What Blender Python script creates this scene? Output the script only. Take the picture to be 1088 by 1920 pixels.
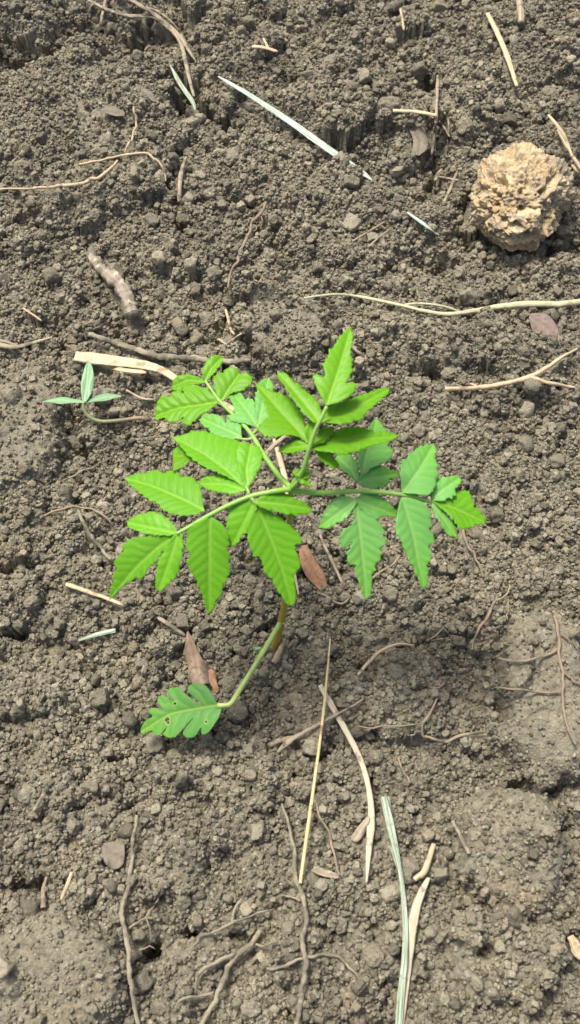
import bpy, math, random
import numpy as np
from mathutils import Vector, Matrix
from mathutils.geometry import delaunay_2d_cdt

for o in list(bpy.data.objects):
    bpy.data.objects.remove(o, do_unlink=True)
SC = bpy.context.scene
COL = SC.collection
RNG = np.random.default_rng(7)
random.seed(7)

# ------------------------------------------------------------------ camera
W, H = 1088.0, 1920.0                      # photograph size, for placing things
PITCH = math.radians(25)                   # tilt away from straight down
DIST = 0.55
FPX = 960.0 / math.tan(math.radians(27.5))
CAM = np.array([0.0, -DIST * math.sin(PITCH), DIST * math.cos(PITCH)])
cd = bpy.data.cameras.new('camera'); cam = bpy.data.objects.new('camera', cd); COL.objects.link(cam)
cam.location = CAM; cam.rotation_euler = (PITCH, 0, 0)
cd.sensor_fit = 'VERTICAL'; cd.sensor_height = 24.0; cd.lens = 12.0 / math.tan(math.radians(27.5))
cd.clip_start = 0.01; cd.clip_end = 400.0
cd.dof.use_dof = True; cd.dof.focus_distance = 0.55; cd.dof.aperture_fstop = 11.0
SC.camera = cam

# ------------------------------------------------------------------ light
wd = bpy.data.worlds.new('World'); SC.world = wd; wd.use_nodes = True
nt = wd.node_tree; bg = nt.nodes['Background']
sky = nt.nodes.new('ShaderNodeTexSky'); sky.sky_type = 'NISHITA'; sky.sun_disc = False
SUN_EL, SUN_AZ = math.radians(64), math.radians(-38)   # azimuth from +y, towards -x
sky.sun_elevation = SUN_EL; sky.sun_rotation = SUN_AZ
sky.air_density = 1.0; sky.dust_density = 6.0; sky.ozone_density = 1.0
nt.links.new(sky.outputs[0], bg.inputs[0]); bg.inputs[1].default_value = 0.062
sl = bpy.data.lights.new('sun', 'SUN'); so = bpy.data.objects.new('sun', sl); COL.objects.link(so)
sl.energy = 1.5; sl.angle = math.radians(14); sl.color = (1.0, 0.95, 0.87)
sdir = Vector((math.sin(SUN_AZ) * math.cos(SUN_EL), math.cos(SUN_AZ) * math.cos(SUN_EL), math.sin(SUN_EL)))
so.rotation_euler = sdir.to_track_quat('Z', 'Y').to_euler(); so.location = (0, 0, 3)
SC.view_settings.view_transform = 'Standard'; SC.view_settings.look = 'None'
SC.view_settings.exposure = 1.53; SC.view_settings.gamma = 1.0
SC.view_settings.use_curve_mapping = False

# ------------------------------------------------------------------ helpers
def ray(px, py):
    x = (np.asarray(px, float) - W / 2) / FPX; y = (H / 2 - np.asarray(py, float)) / FPX
    c, s = math.cos(PITCH), math.sin(PITCH)
    return np.stack([x, y * c + s, y * s - c], -1)
def at(px, py, z):
    d = ray(px, py); t = (np.asarray(z, float) - CAM[2]) / d[..., 2]
    return CAM + d * t[..., None]
def pxm(px, py, z=0.0):                    # metres per photograph pixel at a place
    d = ray(px, py); t = (z - CAM[2]) / d[2]
    return t / FPX

def hash2(ix, iy, seed):
    h = (ix.astype(np.int64) * 374761393 + iy.astype(np.int64) * 668265263 + seed * 974634777) & 0xffffffff
    h = ((h ^ (h >> 13)) * 1274126177) & 0xffffffff
    return (h ^ (h >> 16)) & 0xffffffff
def perlin2(x, y, seed=0):
    x0 = np.floor(x); y0 = np.floor(y); fx = x - x0; fy = y - y0
    def g(ix, iy, dx, dy):
        a = hash2(ix, iy, seed) * (2 * math.pi / 4294967296.0)
        return np.cos(a) * dx + np.sin(a) * dy
    u = fx * fx * fx * (fx * (fx * 6 - 15) + 10); v = fy * fy * fy * (fy * (fy * 6 - 15) + 10)
    a = g(x0, y0, fx, fy); b = g(x0 + 1, y0, fx - 1, fy); c = g(x0, y0 + 1, fx, fy - 1); d = g(x0 + 1, y0 + 1, fx - 1, fy - 1)
    return (a + (b - a) * u) * (1 - v) + (c + (d - c) * u) * v
def vnoise3(P, seed=0):
    P0 = np.floor(P); F = P - P0; F = F * F * (3 - 2 * F); r = 0
    for i in (0, 1):
        for j in (0, 1):
            for k in (0, 1):
                hh = hash2(P0[:, 0] + i + (P0[:, 2] + k) * 57, P0[:, 1] + j, seed) / 4294967296.0
                r = r + hh * np.where(i, F[:, 0], 1 - F[:, 0]) * np.where(j, F[:, 1], 1 - F[:, 1]) * np.where(k, F[:, 2], 1 - F[:, 2])
    return r * 2 - 1
def fbm3(P, seed=0, o=3):
    return sum(vnoise3(P * 2 ** i + 17.3 * i, seed + i) / 2 ** i for i in range(o))

def mesh(name, verts, faces, mat, parent=None, smooth=True, attrs=None):
    me = bpy.data.meshes.new(name); me.from_pydata([tuple(v) for v in verts], [], [tuple(f) for f in faces])
    if smooth: me.polygons.foreach_set('use_smooth', [True] * len(me.polygons))
    for k, a in (attrs or {}).items():
        at_ = me.attributes.new(k, 'FLOAT', 'POINT'); at_.data.foreach_set('value', np.asarray(a, np.float32))
    me.materials.append(mat)
    o = bpy.data.objects.new(name, me); COL.objects.link(o)
    if parent is not None: o.parent = parent
    return o
def tag(o, label=None, cat=None, group=None, kind=None):
    for k, v in (('label', label), ('category', cat), ('group', group), ('kind', kind)):
        if v: o[k] = v
    return o
def empty(name, loc):
    o = bpy.data.objects.new(name, None); COL.objects.link(o); o.location = loc; o.empty_display_size = 0.01
    return o

# ------------------------------------------------------------------ materials
class N:
    def __init__(s, name):
        s.m = bpy.data.materials.new(name); s.m.use_nodes = True; s.t = s.m.node_tree
        s.b = s.t.nodes['Principled BSDF']; s.out = s.t.nodes['Material Output']
    def n(s, typ, **kw):
        x = s.t.nodes.new(typ)
        for k, v in kw.items():
            if k in ('inp',):
                for a, b in v.items():
                    if hasattr(b, 'is_output'): s.t.links.new(b, x.inputs[a])
                    else: x.inputs[a].default_value = b
            else: setattr(x, k, v)
        return x
    def l(s, a, b): s.t.links.new(a, b)
    def noise(s, vec, scale, detail=3, rough=0.55):
        return s.n('ShaderNodeTexNoise', inp={'Vector': vec, 'Scale': scale, 'Detail': detail, 'Roughness': rough}).outputs['Fac']
    def rng(s, v, a, b, c=0.0, d=1.0):
        return s.n('ShaderNodeMapRange', inp={'Value': v, 'From Min': a, 'From Max': b, 'To Min': c, 'To Max': d}).outputs[0]
    def mix(s, f, a, b, mode='MIX'):
        x = s.n('ShaderNodeMix', data_type='RGBA', blend_type=mode)
        for sock, v in ((x.inputs[0], f), (x.inputs[6], a), (x.inputs[7], b)):
            if hasattr(v, 'is_output'): s.l(v, sock)
            elif isinstance(v, (int, float)): sock.default_value = v
            else: sock.default_value = (*v, 1.0)
        return x.outputs[2]
    def math(s, op, a, b=0.0):
        x = s.n('ShaderNodeMath', operation=op)
        for i, v in enumerate((a, b)):
            if hasattr(v, 'is_output'): s.l(v, x.inputs[i])
            else: x.inputs[i].default_value = v
        return x.outputs[0]
    def attr(s, name, typ='GEOMETRY'):
        return s.n('ShaderNodeAttribute', attribute_name=name, attribute_type=typ).outputs['Fac']
    def bump(s, h, strength, dist):
        return s.n('ShaderNodeBump', inp={'Strength': strength, 'Distance': dist, 'Height': h}).outputs[0]

def soil_material(name, instanced):
    k = N(name); pos = k.n('ShaderNodeNewGeometry').outputs['Position']
    c = k.mix(k.rng(k.noise(pos, 24, 5, 0.65), 0.36, 0.64), (0.135, 0.121, 0.083), (0.250, 0.222, 0.150))
    c = k.mix(k.rng(k.noise(pos, 95, 3), 0.38, 0.68, 0, 0.6), c, (0.160, 0.153, 0.117))
    c = k.mix(k.rng(k.noise(pos, 31, 4), 0.60, 0.74, 0, 0.55), c, (0.275, 0.200, 0.112))
    c = k.mix(k.rng(k.noise(pos, 420, 3), 0.3, 0.75), c, k.mix(0.5, c, (0.36, 0.32, 0.235)))
    if instanced:
        t = k.rng(k.attr('tint', 'INSTANCER'), 0, 1, 0.60, 1.48)
    else:
        t = k.rng(k.noise(pos, 330, 3, 0.7), 0.25, 0.75, 0.66, 1.36)
    g = k.n('ShaderNodeCombineColor', inp={0: t, 1: t, 2: t}).outputs[0]
    c = k.mix(1.0, c, g, 'MULTIPLY')
    v = k.n('ShaderNodeTexVoronoi', inp={'Vector': pos, 'Scale': 720.0})
    rnd = k.n('ShaderNodeSeparateColor', inp={0: v.outputs['Color']}).outputs[0]
    near = k.rng(v.outputs['Distance'], 0.42, 0.25)
    c = k.mix(k.math('MULTIPLY', k.rng(rnd, 0.972, 0.976), near), c, (0.42, 0.39, 0.31))
    c = k.mix(k.math('MULTIPLY', k.rng(rnd, 0.02, 0.015), near), c, (0.33, 0.19, 0.08))
    k.l(c, k.b.inputs['Base Color']); k.b.inputs['Roughness'].default_value = 0.86
    k.b.inputs['Specular IOR Level'].default_value = 0.28
    h = k.math('ADD', k.noise(pos, 900, 4, 0.65), k.math('MULTIPLY', k.noise(pos, 350, 3), 1.6))
    k.l(k.bump(h, 1.0, 0.0011), k.b.inputs['Normal'])
    return k.m
SOIL = soil_material('tilled_soil', False)
CRUMB = soil_material('soil_crumb', True)

def fibre_material(name, ca, cb, spot=None, rough=0.6, spot_amount=0.35, mud=0.0, trans=0.0):
    k = N(name)
    al, ac = k.attr('along'), k.attr('across')
    v = k.n('ShaderNodeCombineXYZ', inp={0: k.math('MULTIPLY', al, 2.5), 1: k.math('MULTIPLY', ac, 7.0), 2: 0.0}).outputs[0]
    pos = k.n('ShaderNodeNewGeometry').outputs['Position']
    c = k.mix(k.rng(k.noise(v, 1.0, 2), 0.40, 0.60), ca, cb)
    if spot is not None:
        c = k.mix(k.rng(k.noise(pos, 160, 3), 0.64 - 0.2 * spot_amount, 0.72 - 0.2 * spot_amount), c, spot)
    if mud > 0:
        c = k.mix(k.rng(k.noise(pos, 120, 4), 0.62 - 0.35 * mud, 0.70 - 0.35 * mud), c, (0.175, 0.158, 0.112))
    k.l(c, k.b.inputs['Base Color']); k.b.inputs['Roughness'].default_value = rough
    k.b.inputs['Specular IOR Level'].default_value = 0.35
    h = k.math('ADD', k.noise(v, 1.0, 2), k.math('MULTIPLY', k.noise(pos, 700, 3), 0.8 + mud))
    k.l(k.bump(h, 0.6, 0.0004), k.b.inputs['Normal'])
    return k.m
M = {
 'cream': fibre_material('cream_straw', (0.46, 0.36, 0.20), (0.58, 0.50, 0.32), (0.30, 0.22, 0.13), 0.5, 0.25),
 'white': fibre_material('bleached_straw', (0.46, 0.39, 0.25), (0.62, 0.55, 0.39), (0.27, 0.22, 0.165), 0.55, 0.25),
 'gold': fibre_material('golden_straw', (0.52, 0.40, 0.16), (0.68, 0.58, 0.33), (0.25, 0.18, 0.10), 0.45, 0.2),
 'blade': fibre_material('pale_green_blade', (0.22, 0.31, 0.22), (0.52, 0.58, 0.49), (0.25, 0.30, 0.22), 0.42, 0.1),
 'green': fibre_material('green_white_blade', (0.115, 0.20, 0.10), (0.50, 0.53, 0.42), (0.24, 0.24, 0.16), 0.45, 0.1),
 'drab': fibre_material('drab_straw', (0.26, 0.21, 0.14), (0.42, 0.35, 0.24), (0.16, 0.13, 0.10), 0.7, 0.5, 0.25),
 'root': fibre_material('tan_root', (0.26, 0.195, 0.13), (0.40, 0.31, 0.21), None, 0.7, 0, 0.25),
 'redroot': fibre_material('reddish_root', (0.21, 0.155, 0.11), (0.32, 0.245, 0.175), None, 0.65, 0, 0.2),
 'palroot': fibre_material('pale_root', (0.38, 0.36, 0.21), (0.52, 0.52, 0.34), (0.36, 0.28, 0.16), 0.5, 0.25),
 'mud': fibre_material('muddy_root', (0.24, 0.21, 0.145), (0.34, 0.30, 0.21), None, 0.85, 0, 0.40),
 'twig': fibre_material('tan_twig', (0.40, 0.31, 0.185), (0.58, 0.47, 0.31), (0.22, 0.15, 0.09), 0.6, 0.3),
 'crust': fibre_material('mud_crusted_root', (0.24, 0.20, 0.15), (0.36, 0.31, 0.24), (0.50, 0.43, 0.30), 0.85, 0.25, 0.3),
}
def leaf_material(name, base, tipc, vein, trans=0.35, rough=0.42, tsat=(0.30, 0.60, 0.02)):
    k = N(name)
    ve, al, ti = k.attr('vein'), k.attr('along'), k.attr('tint')
    pos = k.n('ShaderNodeNewGeometry').outputs['Position']
    c = k.mix(k.rng(al, 0.35, 1.0, 0, 0.75), base, tipc)
    c = k.mix(k.rng(k.noise(pos, 260, 3), 0.3, 0.7, 0, 0.30), c, tuple(x * 0.72 for x in base))
    t = k.rng(ti, 0, 1, 0.88, 1.14)
    c = k.mix(1.0, c, k.n('ShaderNodeCombineColor', inp={0: t, 1: t, 2: t}).outputs[0], 'MULTIPLY')
    c = k.mix(k.math('MULTIPLY', ve, 0.75), c, vein)
    k.l(c, k.b.inputs['Base Color']); k.b.inputs['Roughness'].default_value = rough
    k.b.inputs['Specular IOR Level'].default_value = 0.30
    k.l(k.bump(k.math('ADD', k.noise(pos, 900, 2), k.math('MULTIPLY', ve, 1.2)), 0.25, 0.0004), k.b.inputs['Normal'])
    tr = k.n('ShaderNodeBsdfTranslucent'); k.l(k.mix(0.6, c, tsat), tr.inputs[0])
    ms = k.n('ShaderNodeMixShader', inp={0: trans}); k.l(k.b.outputs[0], ms.inputs[1]); k.l(tr.outputs[0], ms.inputs[2])
    k.l(ms.outputs[0], k.out.inputs[0])
    return k.m
LEAF = {
 'mid':   leaf_material('green_leaf', (0.165, 0.465, 0.020), (0.165, 0.465, 0.008), (0.36, 0.62, 0.09)),
 'blue_sheen':  leaf_material('blue_green_sheen_leaf', (0.190, 0.490, 0.115), (0.160, 0.470, 0.024), (0.38, 0.63, 0.17)),  # green leaf with the pale bluish sheen of the white sky painted in
 'young': leaf_material('young_leaf', (0.160, 0.420, 0.010), (0.160, 0.430, 0.007), (0.30, 0.54, 0.05)),
 'old':   leaf_material('holed_leaf', (0.130, 0.375, 0.075), (0.150, 0.400, 0.030), (0.42, 0.55, 0.14)),
 'weed':  leaf_material('weed_leaf', (0.230, 0.400, 0.215), (0.220, 0.400, 0.190), (0.36, 0.50, 0.30), 0.2, 0.38, (0.3, 0.5, 0.2)),
}
def stem_material(name, a, b):
    k = N(name); al = k.attr('along'); pos = k.n('ShaderNodeNewGeometry').outputs['Position']
    c = k.mix(al, a, b); c = k.mix(k.rng(k.noise(pos, 300, 3), 0.4, 0.7, 0, 0.3), c, tuple(x * 0.6 for x in a))
    k.l(c, k.b.inputs['Base Color']); k.b.inputs['Roughness'].default_value = 0.4
    k.b.inputs['Subsurface Weight'].default_value = 0.0
    return k.m
STEM = stem_material('amber_green_stem', (0.46, 0.27, 0.035), (0.22, 0.42, 0.05))
PETI = stem_material('green_petiole', (0.24, 0.45, 0.07), (0.27, 0.48, 0.11))
PETO = stem_material('pale_petiole', (0.33, 0.46, 0.12), (0.42, 0.52, 0.16))
WEEDSTEM = stem_material('weed_stem', (0.36, 0.23, 0.16), (0.34, 0.44, 0.20))

def dead_material(name, a, b, c2):
    k = N(name); pos = k.n('ShaderNodeNewGeometry').outputs['Position']
    c = k.mix(k.rng(k.noise(pos, 110, 4), 0.35, 0.65), a, b)
    c = k.mix(k.rng(k.noise(pos, 420, 3), 0.53, 0.64, 0, 0.85), c, c2)
    c = k.mix(k.math('MULTIPLY', k.attr('vein'), 0.4), c, tuple(x * 0.6 for x in a))
    k.l(c, k.b.inputs['Base Color']); k.b.inputs['Roughness'].default_value = 0.72
    k.b.inputs['Specular IOR Level'].default_value = 0.3
    k.l(k.bump(k.noise(pos, 500, 4), 0.5, 0.0005), k.b.inputs['Normal'])
    return k.m
DEAD = {
 'orange': dead_material('orange_dead_leaf', (0.30, 0.155, 0.08), (0.42, 0.24, 0.14), (0.24, 0.13, 0.08)),
 'brown':  dead_material('brown_dead_leaf', (0.20, 0.135, 0.090), (0.34, 0.25, 0.175), (0.15, 0.125, 0.09)),
 'purple': dead_material('purple_dead_leaf', (0.20, 0.15, 0.12), (0.25, 0.19, 0.155), (0.15, 0.12, 0.10)),
 'grey':   dead_material('grey_dead_leaf', (0.165, 0.142, 0.105), (0.225, 0.195, 0.145), (0.14, 0.12, 0.085)),
 'husk':   dead_material('pale_husk', (0.28, 0.23, 0.155), (0.46, 0.39, 0.28), (0.27, 0.22, 0.15)),
}
def stone_material():
    k = N('porous_stone'); pos = k.n('ShaderNodeNewGeometry').outputs['Position']
    c = k.mix(k.rng(k.noise(pos, 60, 4), 0.36, 0.66), (0.40, 0.29, 0.14), (0.58, 0.46, 0.27))
    c = k.mix(k.rng(k.noise(pos, 170, 3), 0.50, 0.60, 0, 0.8), c, (0.26, 0.215, 0.16))
    c = k.mix(k.rng(k.noise(pos, 48, 3), 0.58, 0.70, 0, 0.7), c, (0.25, 0.22, 0.18))
    c = k.mix(k.rng(k.noise(pos, 520, 3), 0.60, 0.70, 0, 0.8), c, (0.66, 0.58, 0.42))
    k.l(c, k.b.inputs['Base Color']); k.b.inputs['Roughness'].default_value = 0.8
    h = k.math('ADD', k.noise(pos, 700, 4, 0.65), k.noise(pos, 300, 3))
    k.l(k.bump(h, 0.9, 0.0012), k.b.inputs['Normal'])
    return k.m
STONE = stone_material()

# ------------------------------------------------------------------ ground: one sheet, fine in view, coarse to the horizon
def axis(lo, hi, d, far, g=1.14):
    core = np.arange(lo, hi + d / 2, d); out = []
    s, p = d, hi
    while p < far: s *= g; p += s; out.append(p)
    neg = []; s, p = d, lo
    while p > -far: s *= g; p -= s; neg.append(p)
    return np.array(neg[::-1] + list(core) + out)
DG = 0.00085
GX = axis(-0.235, 0.235, DG, 90.0); GY = axis(-0.285, 0.440, DG, 90.0)
XX, YY = np.meshgrid(GX, GY)
R2 = np.sqrt(XX ** 2 + YY ** 2)
fade = np.clip(1.2 / np.maximum(R2, 1e-6), 0, 1)
Z = 0.0055 * perlin2(XX / 0.11, YY / 0.11, 3) + 0.0035 * perlin2(XX / 0.045, YY / 0.045, 5) + 0.03 * perlin2(XX / 1.3, YY / 1.3, 9) * np.clip(R2 - 0.5, 0, 1)
SMOOTH = np.zeros_like(Z)                   # where a big clod shows a smooth face

def blob(px, py, rx, ry, h, p=2.0, smooth=0.0, seed=0):
    c = at(px, py, 0.0); m = pxm(px, py); my = m / math.cos(math.atan2(c[1] - CAM[1], CAM[2]))
    dx = (XX - c[0]) / (rx * m); dy = (YY - c[1]) / (ry * my)
    th = np.arctan2(dy, dx)
    wob = 1 + 0.22 * perlin2(XX / 0.022 + seed * 7, YY / 0.022, 31 + seed)
    rho = np.sqrt(dx * dx + dy * dy) / np.maximum(wob, 0.4)
    f = np.clip(1 - rho ** p, 0, 1)
    return np.sqrt(f) if smooth else np.exp(-rho ** p * 1.6), rho

# big smooth faced clods and swellings: px, py, rx, ry, height, smooth
MOUNDS = [(150, 270, 200, 150, .012, .5), (70, 230, 90, 100, .006, .3), (1015, 1310, 105, 165, .016, .95), (945, 1250, 40, 70, .006, .7), (535, 615, 85, 85, .010, .75),
          (45, 810, 85, 130, .010, .85), (100, 1835, 150, 130, .015, .85), (960, 1590, 110, 130, .012, .75), (985, 1530, 60, 60, .004, .8),
          (760, 1310, 80, 100, .009, .4), (575, 1345, 60, 60, .008, .7), (880, 200, 70, 80, .012, .3), (980, 90, 90, 80, .010, .2),
          (650, 190, 120, 70, .008, .25), (50, 38, 70, 50, .012, .3), (250, 30, 70, 40, .005, .2), (640, 420, 140, 90, .008, .2),
          (800, 640, 110, 60, .007, .3), (1010, 700, 80, 60, .007, .3), (690, 620, 60, 40, .006, .3), (60, 1290, 100, 60, .008, .4),
          (930, 1800, 90, 80, .008, .4), (640, 1620, 120, 120, .004, .2), (400, 1500, 140, 120, .005, .3), (300, 470, 120, 60, .006, .2),
          (870, 1090, 160, 90, .006, .2), (130, 1130, 130, 80, .005, .2), (860, 540, 90, 40, .008, .3), (1040, 260, 50, 60, .008, .4),
          (440, 80, 60, 60, .008, .2), (540, 330, 120, 70, .005, .2), (90, 1480, 60, 50, .006, .7), (330, 1620, 70, 60, .006, .7)]
for i, (px, py, rx, ry, h, s) in enumerate(MOUNDS):
    f, rho = blob(px, py, rx, ry, h, 3.0, 1.0, i)
    edge = np.clip((1.0 - rho) * 4, 0, 1)
    Z += h * (0.55 * f + 0.45 * edge * edge * (3 - 2 * edge)) * 1.15
    SMOOTH = np.maximum(SMOOTH, s * np.clip((1.0 - rho) * 5, 0, 1))
# hollows, holes and cracks
PITS = [(25, 95, 44, 34, .024), (75, 108, 50, 26, .020), (150, 66, 44, 28, .020), (270, 76, 44, 32, .022), (345, 165, 28, 50, .026),
        (390, 195, 30, 24, .016), (425, 228, 26, 22, .016), (330, 60, 40, 20, .010), (15, 205, 24, 18, .010), (465, 50, 28, 20, .010),
        (815, 300, 30, 60, .016), (800, 150, 20, 20, .012), (825, 340, 40, 40, .010), (900, 440, 60, 30, .016), (1065, 450, 60, 26, .018),
        (830, 490, 60, 22, .014), (905, 500, 44, 16, .012), (860, 375, 26, 50, .010), (1025, 250, 60, 18, .012), (700, 440, 40, 14, .006),
        (455, 645, 14, 50, .012), (470, 690, 30, 16, .010), (745, 735, 34, 12, .014), (800, 705, 34, 18, .012), (1060, 720, 40, 20, .012),
        (815, 515, 30, 14, .010), (472, 1186, 32, 30, .034), (450, 1170, 20, 16, .014), (500, 1225, 30, 26, .012), (560, 1190, 24, 20, .010), (925, 1250, 10, 60, .012), (935, 1335, 14, 36, .016), (900, 1415, 30, 14, .010), (1000, 1475, 90, 14, .014),
        (20, 1180, 40, 24, .018), (75, 1110, 26, 18, .010), (140, 790, 30, 24, .012), (150, 850, 22, 30, .010), (280, 1785, 40, 22, .020), (355, 1752, 18, 16, .020),
        (665, 1532, 16, 16, .014), (830, 1752, 9, 8, .018), (905, 1785, 22, 14, .012), (460, 1745, 30, 22, .012), (485, 1810, 26, 22, .012), (60, 1660, 60, 18, .010),
        (1055, 1560, 24, 14, .010), (390, 1515, 16, 16, .012), (560, 1880, 20, 40, .008), (705, 1900, 40, 30, .012), (1070, 1790, 20, 20, .012),
        (590, 75, 30, 16, .006), (550, 150, 40, 20, .008), (640, 270, 40, 14, .006), (930, 230, 30, 20, .012), (220, 620, 60, 14, .008), (335, 450, 12, 40, .008),
        (240, 560, 40, 18, .008), (120, 600, 40, 16, .006), (700, 890, 60, 30, .006), (905, 1130, 60, 16, .006), (690, 1440, 30, 18, .008), (830, 1240, 30, 12, .008), (770, 1395, 40, 12, .008)]
for i, (px, py, rx, ry, dpt) in enumerate(PITS):
    f, rho = blob(px, py, rx, ry, dpt, 2.2, 0.0, 50 + i)
    Z -= dpt * f * 1.3
SMOOTH = np.clip(SMOOTH, 0, 1)
RUG = 1 - 0.85 * SMOOTH

# angular lumps of earth, large to small, piled on each other
def gz(x, y):
    ix = np.clip(np.searchsorted(GX, x) - 1, 0, len(GX) - 2); iy = np.clip(np.searchsorted(GY, y) - 1, 0, len(GY) - 2)
    fx = (x - GX[ix]) / (GX[ix + 1] - GX[ix]); fy = (y - GY[iy]) / (GY[iy + 1] - GY[iy])
    return (Z[iy, ix] * (1 - fx) + Z[iy, ix + 1] * fx) * (1 - fy) + (Z[iy + 1, ix] * (1 - fx) + Z[iy + 1, ix + 1] * fx) * fy
def gsm(x, y):
    ix = np.clip(np.searchsorted(GX, x) - 1, 0, len(GX) - 2); iy = np.clip(np.searchsorted(GY, y) - 1, 0, len(GY) - 2)
    return SMOOTH[iy, ix]
def stamp(n, r0, r1, x0, x1, y0, y1, lift=0.55, power=2.0):
    u = RNG.random(n); rs = r0 * r1 / (r1 ** power - u * (r1 ** power - r0 ** power)) ** (1 / power) if power else r0 + (r1 - r0) * u
    rs = np.sort(np.clip(rs, r0, r1))[::-1]
    xs = RNG.uniform(x0, x1, n); ys = RNG.uniform(y0, y1, n)
    sm = gsm(xs, ys); keep = RNG.random(n) > sm * 0.92
    ang = RNG.uniform(0, 6.283, (n, 6)); asp = RNG.uniform(0.7, 1.0, n); tl = RNG.normal(0, 0.28, (n, 4)); cut = RNG.uniform(0.45, 0.95, (n, 2))
    for i in range(n):
        if not keep[i]: continue
        r, x, y = rs[i], xs[i], ys[i]
        a0 = np.searchsorted(GX, x - 1.25 * r); a1 = np.searchsorted(GX, x + 1.25 * r); b0 = np.searchsorted(GY, y - 1.25 * r); b1 = np.searchsorted(GY, y + 1.25 * r)
        if a1 - a0 < 2 or b1 - b0 < 2: continue
        dx = (XX[b0:b1, a0:a1] - x) / r; dy = (YY[b0:b1, a0:a1] - y) / r
        ca, sa = math.cos(ang[i, 0]), math.sin(ang[i, 0])
        ex, ey = dx * ca + dy * sa, (-dx * sa + dy * ca) / asp[i]
        th = np.arctan2(ey, ex)
        rr = np.sqrt(ex * ex + ey * ey) / (1 + 0.13 * np.sin(2 * th + ang[i, 1]) + 0.10 * np.sin(3 * th + ang[i, 2]) + 0.07 * np.sin(5 * th + ang[i, 3]))
        h = np.sqrt(np.clip(1 - rr * rr, 0, 1)) * 0.85
        h = np.minimum(h, cut[i, 0] + tl[i, 0] * ex + tl[i, 1] * ey)
        h = np.minimum(h, cut[i, 1] + 1.6 * tl[i, 2] * ex + 1.6 * tl[i, 3] * ey)
        zc = Z[min((b0 + b1) // 2, len(GY) - 1), min((a0 + a1) // 2, len(GX) - 1)]
        blk = Z[b0:b1, a0:a1]
        new = zc + r * (h - (1 - lift)) 
        Z[b0:b1, a0:a1] = np.where(rr < 1, np.maximum(blk, new), blk)
VX = (-0.25, 0.25, -0.30, 0.45)
stamp(420, .009, .022, *VX, lift=0.60, power=1.5)
rid = np.clip(1 - np.abs(perlin2(XX / 0.021 + 0.3 * perlin2(XX / .006, YY / .006, 62), YY / 0.021, 61)) * 7, 0, 1) ** 2
Z -= 0.0075 * rid * RUG * np.clip(0.4 + 2.5 * perlin2(XX / .06, YY / .06, 63), 0, 1)
rid = np.clip(1 - np.abs(perlin2(XX / 0.0085 + 0.4 * perlin2(XX / .004, YY / .004, 65), YY / 0.0085, 64)) * 5, 0, 1) ** 2
Z -= 0.0035 * rid * RUG
stamp(2500, .0038, .0100, *VX, lift=0.74)
stamp(12000, .0016, .0040, *VX, lift=0.76)
stamp(2500, .006, .016, -0.9, 0.9, -0.8, 1.2, lift=0.55)
Z += RUG * (0.0007 * perlin2(XX / 0.006, YY / 0.006, 21)) + 0.0004 * perlin2(XX / 0.0026, YY / 0.0026, 22) * (0.5 + 0.5 * RUG)
Z += SMOOTH * (0.0011 * perlin2(XX / 0.011, YY / 0.011, 41) + 0.0005 * perlin2(XX / 0.004, YY / 0.004, 42))
# the hollow in which the stone sits
ny, nx = Z.shape
idx = np.arange(ny * nx, dtype=np.int32).reshape(ny, nx)
quads = np.stack([idx[:-1, :-1], idx[:-1, 1:], idx[1:, 1:], idx[1:, :-1]], -1).reshape(-1, 4)
me = bpy.data.meshes.new('ground')
gy_, gx_ = np.gradient(Z, GY, GX); steep = np.clip(np.hypot(gx_, gy_) - 0.9, 0, 1.5) * (R2 < 0.7)
JX = 0.0019 * steep * (perlin2(YY / .0045 + XX / .003, Z / .0034, 71) + .6 * perlin2(YY / .002, Z / .0016, 73)); JY = 0.0019 * steep * (perlin2(XX / .0045 + YY / .003, Z / .0034 + 9, 72) + .6 * perlin2(XX / .002, Z / .0016, 74))
me.vertices.add(ny * nx); me.vertices.foreach_set('co', np.stack([XX + JX, YY + JY, Z], -1).astype(np.float32).ravel())
me.loops.add(quads.size); me.loops.foreach_set('vertex_index', quads.ravel())
me.polygons.add(len(quads)); me.polygons.foreach_set('loop_start', np.arange(0, quads.size, 4, dtype=np.int32))
me.polygons.foreach_set('use_smooth', np.ones(len(quads), bool))
me.update(); me.materials.append(SOIL)
ground = bpy.data.objects.new('ground', me); COL.objects.link(ground)
tag(ground, 'grey brown freshly tilled soil of crumbs, clods and hollows', None, None, 'structure')

# upper envelope of the soil, for laying things on it
def gmax(x, y, r):
    z = gz(x, y)
    for a in np.linspace(0, 2 * math.pi, 7)[:-1]: z = np.maximum(z, gz(x + r * math.cos(a), y + r * math.sin(a)))
    return z
def ground_at(px, py):
    z = np.zeros_like(np.asarray(px, float))
    for _ in range(12):
        p = at(px, py, z); z = 0.5 * z + 0.5 * gz(p[..., 0], p[..., 1])
    return at(px, py, z)
COVER = np.zeros(Z.shape, np.float32)       # soil crumbs stay off things that lie on the ground
def cover(x, y, r):
    a0, a1 = np.searchsorted(GX, (x - r, x + r)); b0, b1 = np.searchsorted(GY, (y - r, y + r))
    COVER[b0:b1 + 1, a0:a1 + 1] = np.maximum(COVER[b0:b1 + 1, a0:a1 + 1], ((XX[b0:b1 + 1, a0:a1 + 1] - x) ** 2 + (YY[b0:b1 + 1, a0:a1 + 1] - y) ** 2 < r * r))

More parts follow.
